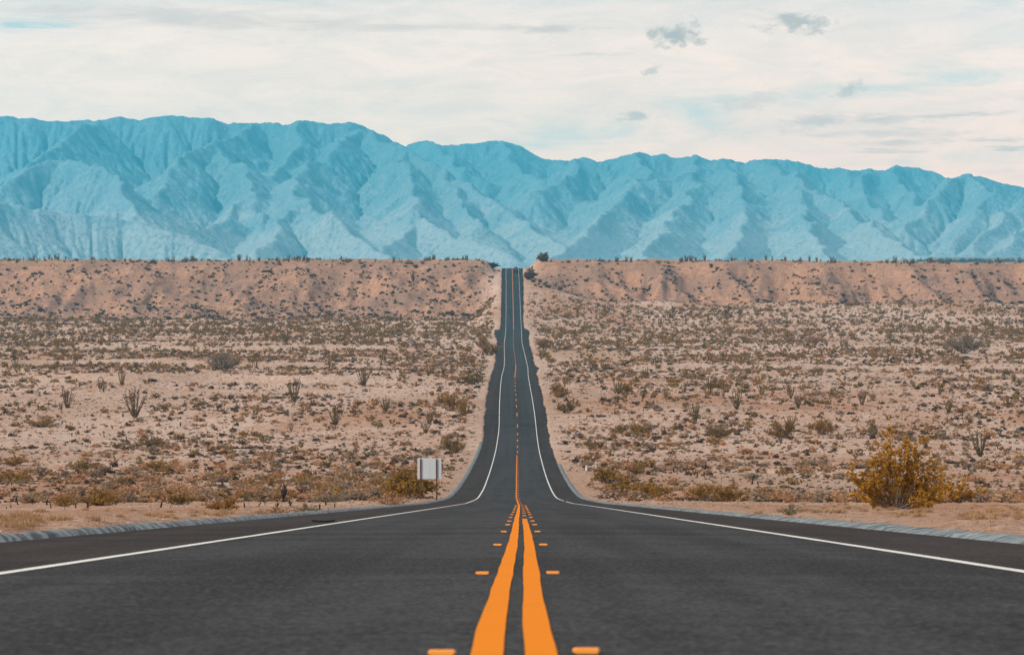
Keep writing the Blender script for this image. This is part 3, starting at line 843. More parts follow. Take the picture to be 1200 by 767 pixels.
def dense_bush(px, py, h, w, lab):
    X, D, Z, hm = place_sized(px, py, h); V, Fq, br = shrub(61, 34, 6500, .062, .75, .13, 1.0, .15, .8, 4)
    o = empty('creosote_bush', (X, D, Z-.05)); o.scale = (hm*w/h/1.5,)*2+(hm*1.05,)
    link('foliage', mk('foliage', V, Fq, M['olive']), o); link('stems', stem_mb(br, .010, 4).mesh('stems', [M['wood']]), o)
    tag(o, lab, 'bush')
dense_bush(478, 584, 31, 60, NB[0][4])
SG = [(388,588,14,34,'grey green sage cushion left of the olive bush by the sign','sage'),
 (417,584,12,26,'pale sage cushion touching the olive bush by the sign','sage'),
 (358,602,14,26,'grey sage by the left kerb below the forked charred stump','sage'),
 (322,605,13,34,'grey tan dry shrub spilling over the left kerb','burro'),
 (458,592,16,34,'straw grey dry shrub in front of the olive bush by the sign','burro'),
 (503,533,10,22,'grey twiggy shrub on the slope left of the kerb end','burro'),
 (926,603,13,19,'small grey green sage at the right kerb','sage')]
for (px, py, h, w, lab, look) in SG: bush(px, py, h, w, lab, look, None, 'sage_bush' if look == 'sage' else 'dry_shrub', 'sagebrush' if look == 'sage' else 'shrub')
for (px, py, h, w, lab) in [(262,434,24,36,'round grey leafless smoke tree on the left flat'),(1130,414,26,44,'wide grey leafless smoke tree at the far right of the flat'),(955,402,12,20,'small grey leafless tree on the right flat under the bluff')]:
    X, D, Z, hm = place_sized(px, py, h); V, Fq, br = shrub(int(px), 30, 2600, .035, .62, .07, 1.1, .2, .8, 4)
    o = empty('smoke_tree', (X, D, Z-.05)); o.scale = (hm*w/h/1.2,)*2+(hm,)
    link('crown', mk('crown', V, Fq, M['burro']), o); link('branches', stem_mb(br, .010, 4).mesh('branches', [M['wood']]), o); tag(o, lab, 'tree')
# trees on the crest beside the road
for (px, D, zt, h, w, lab, look) in [(636.5, 2052, None, 12, 13, 'brown bare crowned tree on the rim right of the road crest', 'brown'), (620.5, 1990, None, 14, 14, 'dark round tree beside the right shoulder just below the crest', 'brown'), (577, 2052, None, 7, 14, 'dark shrubby tree on the rim left of the road crest', 'dark')]:
    X = (px-CX)*D/F; Z = float(ground_z(X, D)); hm = h*D/F; V, Fq, br = shrub(int(px*3), 20, 2600, .085, .55, .10, 1.0, .2, .75, 4)
    o = empty('desert_tree', (X, D, Z-.1)); o.scale = (hm*w/h/1.15,)*2+(hm,)
    link('crown', mk('crown', V, Fq, M[look]), o); link('trunk', stem_mb(br, .016, 4).mesh('trunk', [M['wood']]), o); tag(o, lab, 'tree')
# ocotillos
_oc = [ocotillo(200+i, 11+2*i, .38+.08*i, .013, 5, 700).mesh('ocotillo', [M['ocot']]) for i in range(5)]
OC = [(158,489,34,2,'tall dark ocotillo with a leaning outer wand, biggest on the left flat'),(345,471,26,1,'upright ocotillo on the tan wash bank left of the road'),(393,498,24,2,'thin v shaped ocotillo on pale sand left of the road'),
 (452,483,18,4,'squat spreading ocotillo between the v shaped one and the road'),(426,452,22,2,'ocotillo above the squat spreading one left of the road'),(335,402,17,1,'dark ocotillo on the tan bank below the left bluff'),
 (78,478,22,3,'rusty ocotillo left of the biggest one'),(143,452,18,0,'dark narrow ocotillo above the biggest one'),(16,422,16,0,'stout ocotillo near the left edge under the bluff'),
 (864,480,22,3,'fan shaped green ocotillo on the right flat'),(832,462,18,0,'narrow dark ocotillo left of the fan shaped one'),(815,494,24,3,'ragged ocotillo clump in front of the narrow one'),(935,479,18,2,'open ocotillo above the twiggy brown shrub'),(927,467,16,1,'slim ocotillo beside the open one'),
 (1149,535,34,1,'dark slanting ocotillo standing alone right of the golden creosote'),(1085,524,14,2,'faint ocotillo behind the golden creosote crown'),(1112,484,18,1,'brown ocotillo on sand high above the lone slanting one'),(484,330,14,0,'lone ocotillo halfway up the left bluff'),(470,376,9,0,'dark ocotillo under the left bluff foot')]
for (px, py, h, i, lab) in OC:
    X, D, Z, hm = place_sized(px, py, h); o = link('ocotillo', _oc[i], None, (X, D, Z-.03*hm)); o.scale = (hm*.9, hm*.9, hm*1.05); o.rotation_euler = (0, R(10) if '1149' in str(px) else 0, random.random()*6.28)
    tag(o, lab, 'ocotillo')

# ------------------------------------------------------------------ scatter
_dl = at(687, 554.5)
CLEAR = [(_dl[0], _dl[1], 2.2, 45), ((503-CX)*292/F, 292, 1.6, 14)]
def scatter(n, dmin, dmax, power, keep):
    D = (dmin**power + (dmax**power-dmin**power)*rng.random(n))**(1/power); px = rng.uniform(-190, 1390, n)
    X = (px-CX)*D/F
    l = X-xroad(D); e = np.where(l < 0, edge_left(D), edge_right(D))
    m = (np.abs(l) > e+keep)
    for qx, qy, rx, ry in CLEAR: m &= ~((np.abs(X-qx) < rx) & (D > qy-ry) & (D < qy+6))
    return X[m], D[m]
def project(X, D): return CX+F*X/D, HY-F*ground_z(X, D)/D
HBINS = [(-999, 60, 'at the left border'), (60, 180, 'far left'), (180, 300, 'near left'), (300, 430, 'left of centre'), (430, 600, 'beside the road, left'), (600, 760, 'beside the road, right'), (760, 880, 'right of centre'), (880, 1010, 'near right'), (1010, 1130, 'far right'), (1130, 9999, 'at the right border')]
VBINS = [(-99, 313, 'on the rim skyline'), (313, 335, 'high on the bluff face'), (335, 362, 'low on the bluff face'), (362, 382, 'at the bluff foot'), (382, 400, 'on the far flat'), (400, 425, 'on the wash flat'), (425, 455, 'on the upper flat'), (455, 490, 'on the middle flat'), (490, 525, 'on the lower flat'), (525, 562, 'on the near slope'), (562, 800, 'on the near sand')]
def place_name(px, py):
    return next(t for a, b, t in VBINS if a <= py < b), next(t for a, b, t in HBINS if a <= px < b)
ORD = ['leftmost', 'second', 'third', 'fourth', 'fifth', 'sixth', 'seventh', 'eighth', 'ninth', 'tenth', 'eleventh', 'twelfth']
SIZES = ['small', 'middling', 'large']
def individuals(name, cat, group, word, meshes, X, D, H, wr, nmax):
    """the nmax that show largest become things of their own; returns a mask of the rest"""
    px, py = project(X, D); s = H*F/D*wr
    vis = (px > -5) & (px < 1205)
    # hidden behind the rim or the crest?
    order = np.argsort(-(s*vis)); pick = [i for i in order[:nmax] if vis[i]]
    q = np.quantile(s[pick], [.4, .8]); cells = {}
    for i in pick:
        sz = SIZES[int(s[i] > q[0]) + int(s[i] > q[1])]
        cells.setdefault((sz,)+place_name(px[i], py[i]), []).append(i)
    for (sz, v_, h_), ii in cells.items():
        ii.sort(key=lambda i: px[i])
        for k, i in enumerate(ii):
            o = link(name, meshes[rng.integers(len(meshes))], None, (X[i], D[i], float(ground_z(X[i], D[i])) - .04*H[i]))
            o.scale = (H[i]*wr[i], H[i]*wr[i], H[i]); o.rotation_euler = (0, 0, rng.random()*6.28)
            od = '' if len(ii) == 1 else (', '+('rightmost' if k == len(ii)-1 else ORD[min(k, 11)] + ('' if k == 0 else ' from left')))
            tag(o, f'{sz} {word} {v_}, {h_}{od}', cat, group)
    rest = np.ones(len(X), bool); rest[pick] = False
    return rest
def stuff(name, label, cat, tmpls, X, D, H, wr, mats, lift=.04):
    Vs, Fs, T = [], [], []; base = 0
    Z = ground_z(X, D)
    for j, (V, Fq) in enumerate(tmpls):
        ii = np.arange(len(X))[j::len(tmpls)]; n = len(ii)
        if n == 0: continue
        a = rng.random(n)*2*np.pi; c, s_ = np.cos(a)[:, None], np.sin(a)[:, None]
        hw = (H[ii]*wr[ii])[:, None]
        P = np.stack([(V[None, :, 0]*c-V[None, :, 1]*s_)*hw + X[ii][:, None], (V[None, :, 0]*s_+V[None, :, 1]*c)*hw + D[ii][:, None], V[None, :, 2]*H[ii][:, None] + (Z[ii]-lift*H[ii])[:, None]], -1)
        Vs.append(P.reshape(-1, 3)); Fs.append((Fq[None]+(np.arange(n)*len(V))[:, None, None]+base).reshape(-1, 4)); base += n*len(V)
        T.append(np.repeat(rng.random(n), len(V)))
    me = mesh_np(name, np.concatenate(Vs), np.concatenate(Fs), mats, attrs={'tint': np.concatenate(T)})
    return tag(link(name, me), label, cat, None, 'stuff')

# creosote
X, D = scatter(13500, 275, 1900, 2.3, 3.0)
dens = .30 + .7*sstep(-.15, .35, fbm(X/90, D/160, 3, 501)) ; dens = dens*(1-.85*wash_mask(X, D))*(.85+.15*sstep(500, 1100, D))
dens = np.where(D > 1500, np.minimum(1, dens*1.6+.2), dens)
_, _, tb = bluff_parts(X, D); m = (rng.random(len(X)) < dens) & (tb < .10*rng.random(len(X))**2)
X, D = X[m], D[m]; H = (.6+1.5*rng.random(len(X))**2.2)*mix(.8, 1.35, sstep(500, 1500, D)); wr = .75+.5*rng.random(len(X))
mid = [shrub(300+i, 12, 190, .12, .66, .13, 1.0, .12, .6, 2)[:2] for i in range(9)]
far = [shrub(320+i, 8, 64, .20, .62, .15, 1.0, .1, .6, 1)[:2] for i in range(9)]
r = individuals('creosote_bush', 'bush', GROUPS['creosote'], 'brown creosote bush', [mk('creosote_bush', V, Fq, M['creo']) for V, Fq in mid], X, D, H, wr, 300)
stuff('creosote_scrub', 'brown creosote scrub thickening toward the foot of the bluffs', 'scrub', far, X[r], D[r], H[r], wr[r], [M['creo']])
# dry shrubs, low
X, D = scatter(80000, 262, 1960, 1.62, 2.0)
dens = .25 + .75*sstep(-.2, .3, fbm(X/40, D/90, 3, 511)); dens = dens*(1-.9*wash_mask(X, D))
_, _, tb = bluff_parts(X, D); m = (rng.random(len(X)) < dens) & (tb < .15)
X, D = X[m], D[m]; H = (.22+.75*rng.random(len(X))**3)*mix(1.15, 1.3, sstep(400, 1200, D)); wr = 1.0+.7*rng.random(len(X))
def twiggy(i, a, na, sa, b, nb, sb):
    V1, F1 = shrub(340+i, a, na, sa, .75, .14, 1.1, .1, .8, 2)[:2]; V2, F2 = dome(350+i, nb, sb, 1.0); V2 = V2*np.array([1, 1, .78])
    return np.concatenate([V1, V2]), np.concatenate([F1, F2+len(V1)])
dm = [twiggy(i, 18, 220, .12, 0, 60, .17) for i in range(6)]; dl = [twiggy(i, 6, 22, .26, 0, 22, .34) for i in range(8)]
r = individuals('dry_shrub', 'shrub', GROUPS['dry'], 'dry rusty grey shrub', [mk('dry_shrub', V, Fq, M['burro']) for V, Fq in dm], X, D, H, wr, 300)
h2 = rng.random(len(X)) < .55
stuff('dry_scrub', 'low dry rust and tan scrub scattered over the desert flat', 'scrub', dl, X[r & h2], D[r & h2], H[r & h2], wr[r & h2], [M['burro']])
stuff('dark_scrub', 'low dark grey scrub scattered over the desert flat', 'scrub', dl, X[r & ~h2], D[r & ~h2], H[r & ~h2]*.85, wr[r & ~h2], [M['dark']])
X, D = scatter(30000, 268, 1100, 1.35, 1.2); m = rng.random(len(X)) < (.3+.7*sstep(-.2, .25, fbm(X/18, D/50, 3, 531)))
X, D = X[m], D[m]; H = .10+.22*rng.random(len(X))**2; wr = 1.3+1.2*rng.random(len(X))
lt = [quads(np.random.default_rng(360+i).normal(size=(11, 3))*np.array([.3, .3, .22])+np.array([0, 0, .4]), .42, np.random.default_rng(370+i)) for i in range(6)]
stuff('desert_litter', 'dark twig litter and tiny dead plants strewn between the desert shrubs', 'litter', lt, X, D, H, wr, [M['dark']])
# bluff faces and apron
X, D = scatter(26000, 1840, 2046, 1.0, 4.0)
rt, ft, tb = bluff_parts(X, D); m = (tb > .04) & (rng.random(len(X)) < np.where(tb < .25, .8,   .25+.7*sstep(-.05, .35, fbm(X/16, D/45, 3, 521)))); X, D = X[m], D[m]
H = .35+1.3*rng.random(len(X))**3.5; wr = .8+.7*rng.random(len(X))
r = individuals('bluff_shrub', 'shrub', 'dark shrubs dotting the bluff faces', 'dark bluff shrub', [mk('bluff_shrub', V, Fq, M['dark']) for V, Fq in dm], X, D, H, wr, 300)
stuff('bluff_scrub', 'dark specks of scrub on the eroded bluff faces', 'scrub', dl, X[r], D[r], H[r], wr[r], [M['dark']])
# rim plants
n = 260; D = rng.uniform(2044, 2072, n); px = np.concatenate([rng.uniform(-150, 585, n//2), rng.uniform(640, 1350, n-n//2)]); X = (px-CX)*D/F
H = .8+1.9*rng.random(n)**2.5; wr = .8+.8*rng.random(n)
individuals('rim_shrub', 'shrub', GROUPS['rim'], 'dark rim shrub', [mk('rim_shrub', V, Fq, M['dark']) for V, Fq in mid[:3]] + [mk('rim_shrub', V, Fq, M['creo']) for V, Fq in mid[3:]], X, D, H, wr, 260)
n = 160; D = rng.uniform(2044, 2068, n); px = np.concatenate([rng.uniform(-100, 560, n//2), rng.uniform(690, 1300, n-n//2)]); px = px + 14*np.sin(px/23); X = (px-CX)*D/F
H = 1.5+3.2*rng.random(n)**1.8; wr = .6+.6*rng.random(n)
individuals('ocotillo', 'ocotillo', 'ocotillos along the rim of the bluffs', 'brown rim ocotillo', [ocotillo(230+i, 7+i, .45, .04, 4, 160).mesh('ocotillo', [M['ocot']]) for i in range(4)], X, D, H, wr, 160)
# more ocotillos on the flat
X, D = scatter(150, 620, 1900, 1.8, 10); H = 1.9+1.9*rng.random(len(X)); wr = .65+.6*rng.random(len(X))
individuals('ocotillo', 'ocotillo', 'distant ocotillos on the desert flat', 'slender brown ocotillo', [ocotillo(240+i, 10+2*i, .48, .016, 4, 300).mesh('ocotillo', [M['ocot']]) for i in range(4)], X, D, H, wr, 170)
# charred stubs in loose bands
ST = []
for (x0, x1, y0, y1, n) in [(0,120,583,597,20),(60,115,583,592,8),(165,290,582,597,16),(290,400,583,600,12),(405,432,556,560,6),(735,765,540,548,14),(790,835,548,560,12),(980,1005,575,588,5),(1100,1170,478,500,26),(1120,1170,540,570,12),(40,220,470,520,26),(230,300,500,512,10),(830,900,560,585,10),(640,700,555,600,0),(940,1190,500,580,26)]:
    for k in range(n): ST.append((rng.uniform(x0, x1), rng.uniform(y0, y1)))
sm = [stub(400+i, i % 3).mesh('charred_stub', [M['char']]) for i in range(9)]
xs, ds = [], []
for px, py in ST:
    x, d_, z = at(px, py); xs.append(x); ds.append(d_)
X, D = np.array(xs), np.array(ds); H = (.15+.42*rng.random(len(X))**1.8)*np.clip(D/300, .55, 1.4); wr = .85+.3*rng.random(len(X))
individuals('charred_stub', 'dead stub', GROUPS['stub'], 'charred dead stub', sm, X, D, H, wr, 260)
x, d_, z = at(332, 588); st = stub(77, 4); o = link('charred_stump', st.mesh('charred_stump', [M['char']]), None, (x, d_, z)); o.scale = (.55, .55, 1.1)
tag(o, 'tallest forked charred stump standing above the left kerb', 'dead stump')
# dry grass on the sand lip
xs, ds = [], []
for (x0, x1, y0, y1, n) in [(0,45,604,619,26),(1130,1200,592,609,44),(180,330,600,608,22),(560,640,0,0,0),(860,1000,588,602,22),(1000,1110,596,606,16),(20,180,596,612,14)]:
    for k in range(n):
        x, d_, z = at(rng.uniform(x0, x1), rng.uniform(y0, y1)); xs.append(x); ds.append(d_)
X, D = np.array(xs), np.array(ds); l = np.abs(X-xroad(D)); k = l > 7.1; X, D = X[k], D[k]
H = .06+.10*rng.random(len(X)); wr = 2.0+1.4*rng.random(len(X))
tm = []
for i in range(4):
    V, Fq = tuft(500+i, 90); me = bpy.data.meshes.new('grass_tuft'); me.from_pydata([tuple(q) for q in V], [], [tuple(dict.fromkeys(f)) for f in Fq]); me.materials.append(M['grass']); tm.append(me)
individuals('grass_tuft', 'grass tuft', GROUPS['tuft'], 'straw dry grass tuft', tm, X, D, H, wr, 200)
# pebbles and clods on the verge
X, D = [], []
Dp = rng.uniform(25, 330, 2600); sd = np.where(rng.random(2600) < .5, -1, 1); ll = 7.0+9*rng.random(2600)**1.7*np.clip(Dp/120, .4, 2)
X = xroad(Dp)+sd*ll; H = .02+.07*rng.random(2600)**3*np.clip(Dp/90, .6, 2.5)
pv = np.array([(-.5,-.4,-.3),(.5,-.5,-.3),(.6,.5,-.3),(-.5,.5,-.3),(-.3,-.3,.6),(.35,-.25,.5),(.3,.35,.7),(-.35,.25,.55)]); pf = np.array([(3,2,1,0),(4,5,6,7),(0,1,5,4),(1,2,6,5),(2,3,7,6),(3,0,4,7)])
stuff('verge_stones', 'pale stones and clods strewn on the sandy verge', 'stones', [(pv, pf), (pv*np.array([1.2,.8,.8]), pf)], X, Dp, H, np.full(2600, 1.2), [M['stone']], 0.1)
# far tree line in the valley at right
n = 900; D = rng.uniform(5200, 8200, n); px = rng.uniform(1060, 1420, n); X = (px-CX)*D/F; H = 3.5+4.5*rng.random(n); wr = .8+.6*rng.random(n)
keepf = fbm(X/200, D/300, 3, 601) > -.12+.25*sstep(1140, 1070, px); X, D, H, wr = X[keepf], D[keepf], H[keepf], wr[keepf]
stuff('valley_trees', 'hazy dark tree belt in the far valley below the right mountains', 'tree belt', [dome(610+i, 40, .35) for i in range(4)], X, D, H, wr, [M['dark']])

# ------------------------------------------------------------------ road markers, sign, post, tyre scrap, van
def marker_mesh():
    b = MB(); b.box(-.052, .052, -.05, .05, 0, .020, 0, .006)
    b2 = MB(); b2.add([(-.044,-.0535,.003),(.044,-.0535,.003),(.036,-.040,.0225),(-.036,-.040,.0225)], [(0,1,2,3)])
    b3 = MB(); b3.box(-.065, .065, -.062, .062, -.004, .003, 0, .001)
    return b.mesh('body', [M['amber']]), b2.mesh('reflector', [M['amberlens']]), b3.mesh('glue_pad', [M['rubber']])
mbody, mrefl, mpad = marker_mesh()
ds = [11.75, 23.8, 37.4, 51, 63, 72] + [84+12.2*k for k in range(9)]
near_names = ['nearest', 'second nearest', 'third nearest', 'fourth nearest', 'fifth nearest', 'sixth nearest']
for side in (-1, 1):
    for i, d_ in enumerate(ds):
        dd = d_ + (.15 if side > 0 else 0)
        x = float(xroad(dd) + side*.238 + .012*perlin(dd, side*3.3)); z = float(zroad(dd)) - .0015 + .001
        o = empty('road_marker', (x, dd, z), 0); o.rotation_euler = (math.atan(-GR), 0, 0)
        o.scale = (.86, .86, .9)
        link('body', mbody, o); link('reflector', mrefl, o); link('glue_pad', mpad, o)
        w = 'left' if side < 0 else 'right'
        lab = f'{near_names[i]} amber raised road marker {w} of the yellow lines' if i < 6 else (f'amber raised road marker {w} of the yellow line, {ORD[i-6]} past the sixth nearest' if i < 18 else f'tiny amber raised marker at the bottom of the dip {w} of the yellow line')
        tag(o, lab, 'road marker', 'amber raised markers beside the yellow centre lines')

def sign():
    D = 292.0; s = F/D; X = (503.2-CX)/s; zb = float(ground_z(X, D))
    zt = (HY-536.5)/s; zbm = (HY-561)/s; w = 28/s
    o = empty('road_sign', (X, D, zb))
    b = MB(); b.box(-w/2, w/2, -.02, .02, zbm-zb, zt-zb, 0, .006); link('panel', b.mesh('panel', [M['alu']]), o)
    hh = zt-zbm
    for xx in (-w/2+.40, w/2-.40):
        p = MB(); x0 = xx + (-.13 if xx < 0 else .02)
        p.box(x0-.06, x0+.06, -.085, -.028, -.4, zt-zb-.05, 0, .012); link('post', p.mesh('post', [M['post']]), o)
    for fz in (.40, ):
        r = MB(); r.box(-w/2+.02, w/2-.02, -.0295, -.0215, zbm-zb+hh*(1-fz)-.007, zbm-zb+hh*(1-fz)+.007); link('seam', r.mesh('seam', [M['alu']]), o)
    r = MB(); r.box(-.007, .007, -.0305, -.0225, zbm-zb+.03, zt-zb-.03); link('seam', r.mesh('seam', [M['alu']]), o)
    r = MB()
    for xx in (-w/2+.27, w/2-.38):
        for fz in (.2, .8): r.lathe((xx, -.087, zbm-zb+hh*fz), 'z', [(.014, -.014), (.014, .014)], 8)
    link('bolts', r.mesh('bolts', [M['grey']]), o)
    tag(o, 'grey metal road sign seen from behind on two brown posts', 'road sign')
sign()
def delineator():
    X, D, Z = at(687, 554.5); s = F/D
    o = empty('delineator_post', (X, D, Z))
    b = MB(); b.box(-.035, .035, -.02, .02, -.2, .42, 0, .006); link('stake', b.mesh('stake', [M['grey']]), o)
    b = MB(); b.box(-.10, .10, -.045, -.022, .30, .98, 0, .008); link('plate', b.mesh('plate', [M['wplast']]), o)
    b = MB(); b.box(-.05, .05, -.050, -.0455, .78, .92, 0, .001); link('reflector', b.mesh('reflector', [M['alu']]), o)
    tag(o, 'small white delineator post beside the right shoulder in front of olive bushes', 'delineator')
delineator()
def tyre_scrap():
    D = 72.5; px = 379.0; X = (px-CX)*D/F; l = X-float(xroad(D)); z = float(zroad(D))-.006*abs(l)
    m = MB()
    # a torn strip of tread, curling up a little at the ends
    N = 13; vs = []; fs = []
    for i in range(N):
        t = i/(N-1)*2-1; x = t*.235; up = .012+.016*abs(t)**2.5; hw = .055*(1-.35*abs(t)**3)+.006*math.sin(i*2.1)
        vs += [(x, -hw, up-.012), (x, hw, up-.012), (x, hw, up+.026), (x, 0, up+.034), (x, -hw, up+.026)]
    for i in range(N-1):
        for j in range(5): fs.append((i*5+j, i*5+(j+1)%5, (i+1)*5+(j+1)%5, (i+1)*5+j))
    fs += [tuple(range(4, -1, -1)), tuple((N-1)*5+j for j in range(5))]
    m.add(vs, fs)
    o = link('tyre_scrap', m.mesh('tyre_scrap', [M['rubber']]), None, (X, D, z+.003)); o.rotation_euler = (math.atan(-GR), 0, R(4))
    tag(o, 'black strip of torn tyre tread lying by the left white line', 'tyre scrap')
tyre_scrap()
def van():
    D = 2045.0; X = (604.6-CX)*D/F; o = empty('van', (X, D, float(zroad(D))+.01), 0)
    b = MB()   # body: lower tub, waist, tapered upper and rounded roof
    prof = [(-1.0,.35),(-1.04,.55),(-1.04,1.25),(-1.0,1.45),(-.90,2.15),(-.78,2.42),(-.5,2.52),(.5,2.52),(.78,2.42),(.90,2.15),(1.0,1.45),(1.04,1.25),(1.04,.55),(1.0,.35)]
    n = len(prof); ys = [(0, .97, 0), (.06, 1, 0), (2.6, 1, 0), (3.6, 1, 0), (3.9, .98, 0), (4.3, .96, .60), (5.1, .92, .62)]
    vs = []
    for y, sc, cut in ys:
        for x, z in prof: vs.append((x*sc, y, z if not cut else min(z, .35+(z-.35)*(1-cut)+.12)))
    fs = [tuple(range(n)), tuple((len(ys)-1)*n+j for j in range(n-1, -1, -1))]
    for i in range(len(ys)-1):
        for j in range(n): fs.append((i*n+j, (i+1)*n+j, (i+1)*n+(j+1)%n, i*n+(j+1)%n))
    b.add(vs, fs); link('body', b.mesh('body', [M['carpaint']], False), o)
    g = MB(); g.box(-.76, .76, -.035, .02, 1.5, 2.15, 0, .01, ); link('rear_window', g.mesh('rear_window', [M['glass']]), o)
    for sx in (-1, 1):
        t = MB(); t.box(sx*.90-.07, sx*.90+.07, -.04, .03, 1.0, 1.55, 0, .012); link('tail_light', t.mesh('tail_light', [M['red']]), o)
        for y in (.95, 4.2):
            wo = empty('wheel', (sx*.92, y, .36)); wo.parent = o
            w = MB(); w.lathe((0,0,0), 'x', [(.24,-.11),(.34,-.11),(.36,-.08),(.36,.08),(.34,.11),(.24,.11)], 20); link('tyre', w.mesh('tyre', [M['rubber']]), wo)
            w = MB(); w.lathe((0,0,0), 'x', [(.08,-.10),(.24,-.09),(.24,.09),(.08,.10)], 16); link('rim', w.mesh('rim', [M['grey']]), wo)
    t = MB(); t.box(-1.02, 1.02, -.14, .04, .40, .62, 0, .03); link('bumper', t.mesh('bumper', [M['rubber']]), o)
    t = MB(); t.box(-.26, .26, -.03, .02, .95, 1.08, 0, .004); link('number_plate', t.mesh('number_plate', [M['wplast']]), o)
    o.scale = (1.1, 1.06, 1.25)
    tag(o, 'dark teal van about to go over the crest in the right lane', 'van')
van()

# ------------------------------------------------------------------ world, sun, haze, camera
SUN_EL, SUN_DIR = R(40), np.array([-.88, -.40])
SUN_DIR = SUN_DIR/np.linalg.norm(SUN_DIR)
W = bpy.data.worlds.new('World'); SC.world = W; W.use_nodes = True
def build_world():
    t = W.node_tree; t.nodes.clear()
    k = NT.__new__(NT); k.t = t
    out = t.nodes.new('ShaderNodeOutputWorld')
    sky = k.n('ShaderNodeTexSky', sky_type='NISHITA', sun_disc=False, sun_elevation=SUN_EL, sun_rotation=math.atan2(SUN_DIR[0], SUN_DIR[1]) % (2*math.pi))
    skyc = k.n('ShaderNodeVectorMath', {0: sky.outputs[0], 'Scale': .10}, operation='SCALE').outputs[0]
    # thin bright cloud veil spread over the blue
    full = k.mixc(.70, skyc, (.75, .77, .83))
    bg = k.n('ShaderNodeBackground', {'Color': full, 'Strength': 1.0})
    t.links.new(bg.outputs[0], out.inputs['Surface'])
build_world()
def build_sky():
    """curved sky wall far behind the mountains, carrying the cloud veil"""
    k = NT('cloudy_sky'); t = k.t
    P = k.n('ShaderNodeVectorMath', {0: k.pos()}, operation='NORMALIZE').outputs[0]
    s = k.n('ShaderNodeSeparateXYZ', {0: P})
    # bearing / elevation in degrees about north
    az = k.math('MULTIPLY', k.math('ARCTAN2', s.outputs[0], s.outputs[1]), 180/math.pi)
    el = k.math('MULTIPLY', k.math('ARCSINE', s.outputs[2]), 180/math.pi)
    uv = k.n('ShaderNodeCombineXYZ', {0: az, 1: el}).outputs[0]
    veil = k.noise(k.scaled(uv, (.22, .9, 1)), 1.0, 5, .55, dist=.4)
    fine = k.noise(k.scaled(uv, (.6, 2.3, 1), (0, 0, .04)), 1.0, 9, .66, dist=.9)
    def px(x, y): return math.degrees(math.atan((x-CX)/F)), math.degrees(math.atan((HY-y)/F))
    def blob(x, y, rx, ry, amp=.9, sc=(3.2, 6.0), soft=.35, seed=0.0, tilt=0.0):
        a, e = px(x, y); ra = math.degrees(rx/F); re = math.degrees(ry/F)
        da = k.math('SUBTRACT', az, a); de = k.math('SUBTRACT', el, e)
        if tilt: de = k.math('SUBTRACT', de, k.math('MULTIPLY', da, tilt))
        q = k.math('SQRT', k.math('ADD', k.math('POWER', k.math('ABSOLUTE', k.math('DIVIDE', da, ra)), 2.0), k.math('POWER', k.math('ABSOLUTE', k.math('DIVIDE', de, re)), 2.0)))
        n = k.noise(k.n('ShaderNodeVectorMath', {0: k.scaled(uv, (sc[0]/ra, sc[1]/re, 1)), 1: (seed, seed*1.7, 0)}, operation='ADD').outputs[0], 1.0, 7, .62, dist=.3)
        vv = k.math('ADD', k.math('SUBTRACT', 1.0, q), k.math('MULTIPLY', k.math('SUBTRACT', n, .5), amp*2))
        m = k.n('ShaderNodeMapRange', {0: vv, 1: 0.0, 2: soft, 3: 0.0, 4: 1.0}, interpolation_type='SMOOTHSTEP').outputs[0]
        return m
    cream = k.ramp(veil, [(.3, (1.98, 1.36, .98)), (.5, (2.45, 1.56, 1.05)), (.7, (2.18, 1.46, 1.02))])
    # warmer toward the right horizon
    warm = k.math('MULTIPLY', k.n('ShaderNodeMapRange', {0: az, 1: -2.0, 2: 7.0, 3: 0.0, 4: 1.0}).outputs[0], k.n('ShaderNodeMapRange', {0: el, 1: 4.0, 2: 1.0, 3: 0.0, 4: 1.0}).outputs[0])
    cream = k.mixc(k.math('MULTIPLY', warm, .7), cream, (2.95, 1.50, .92))
    c = cream
    c = k.mixc(k.math('MULTIPLY', k.ramp(fine, [(.42, 0), (.74, 1)]), .5), c, (1.62, 1.12, .80))
    BL = (1.15, 1.15, .92)
    for (x, y, rx, ry, a) in ((20, 33, 75, 5, .85), (330, -2, 70, 6, .7), (690, 2, 60, 4, .3), (815, 132, 60, 22, .62), (650, 150, 80, 16, .35), (1110, 92, 95, 13, .6), (960, 110, 50, 14, .35), (700, 160, 60, 12, .3), (1180, 30, 60, 25, .25), (1120, 190, 120, 10, .3), (640, 168, 70, 12, .4)):
        c = k.mixc(k.math('MULTIPLY', blob(x, y, rx*1.6, ry*2.0, 1.25, (1.1, 1.5), 1.2, x*.013, .06), k.math('MULTIPLY', k.ramp(fine, [(.38, .35), (.58, 1)]), a*1.15)), c, BL)
    GRY = (1.0, .64, .42)
    for (x, y, rx, ry, a, til) in ((793, 42, 25, 12, .85, .1), (820, 49, 9, 4, .5, 0), (922, 25, 30, 9, .75, 0), (957, 32, 17, 8, .6, .1), (745, 137, 22, 5, .6, 0), (763, 83, 10, 5, .5, .4), (993, 107, 16, 8, .55, .2), (950, 142, 45, 8, .5, .12),
                              (1030, 141, 50, 6, .5, 0), (1120, 136, 75, 2.6, .55, .04), (1040, 157, 90, 6, .4, 0), (1050, 168, 60, 4, .45, 0), (1040, 177, 38, 3, .4, 0), (1165, 165, 45, 2.6, .5, 0), (1190, 175, 25, 3, .5, 0), (885, 120, 35, 9, .3, .1), (640, 34, 45, 5, .35, 0), (240, 22, 190, 12, .35, -.03), (480, 33, 180, 5, .3, 0), (700, 64, 40, 2.5, .3, 0)):
        c = k.mixc(k.math('MULTIPLY', blob(x, y, rx*1.4, ry*1.5, 1.6 if rx < 40 else 1.4, (1.5, 1.1) if rx < 40 else (2.4, 1.0), .9 if rx < 40 else 1.1, x*.017, til), a), c, GRY)
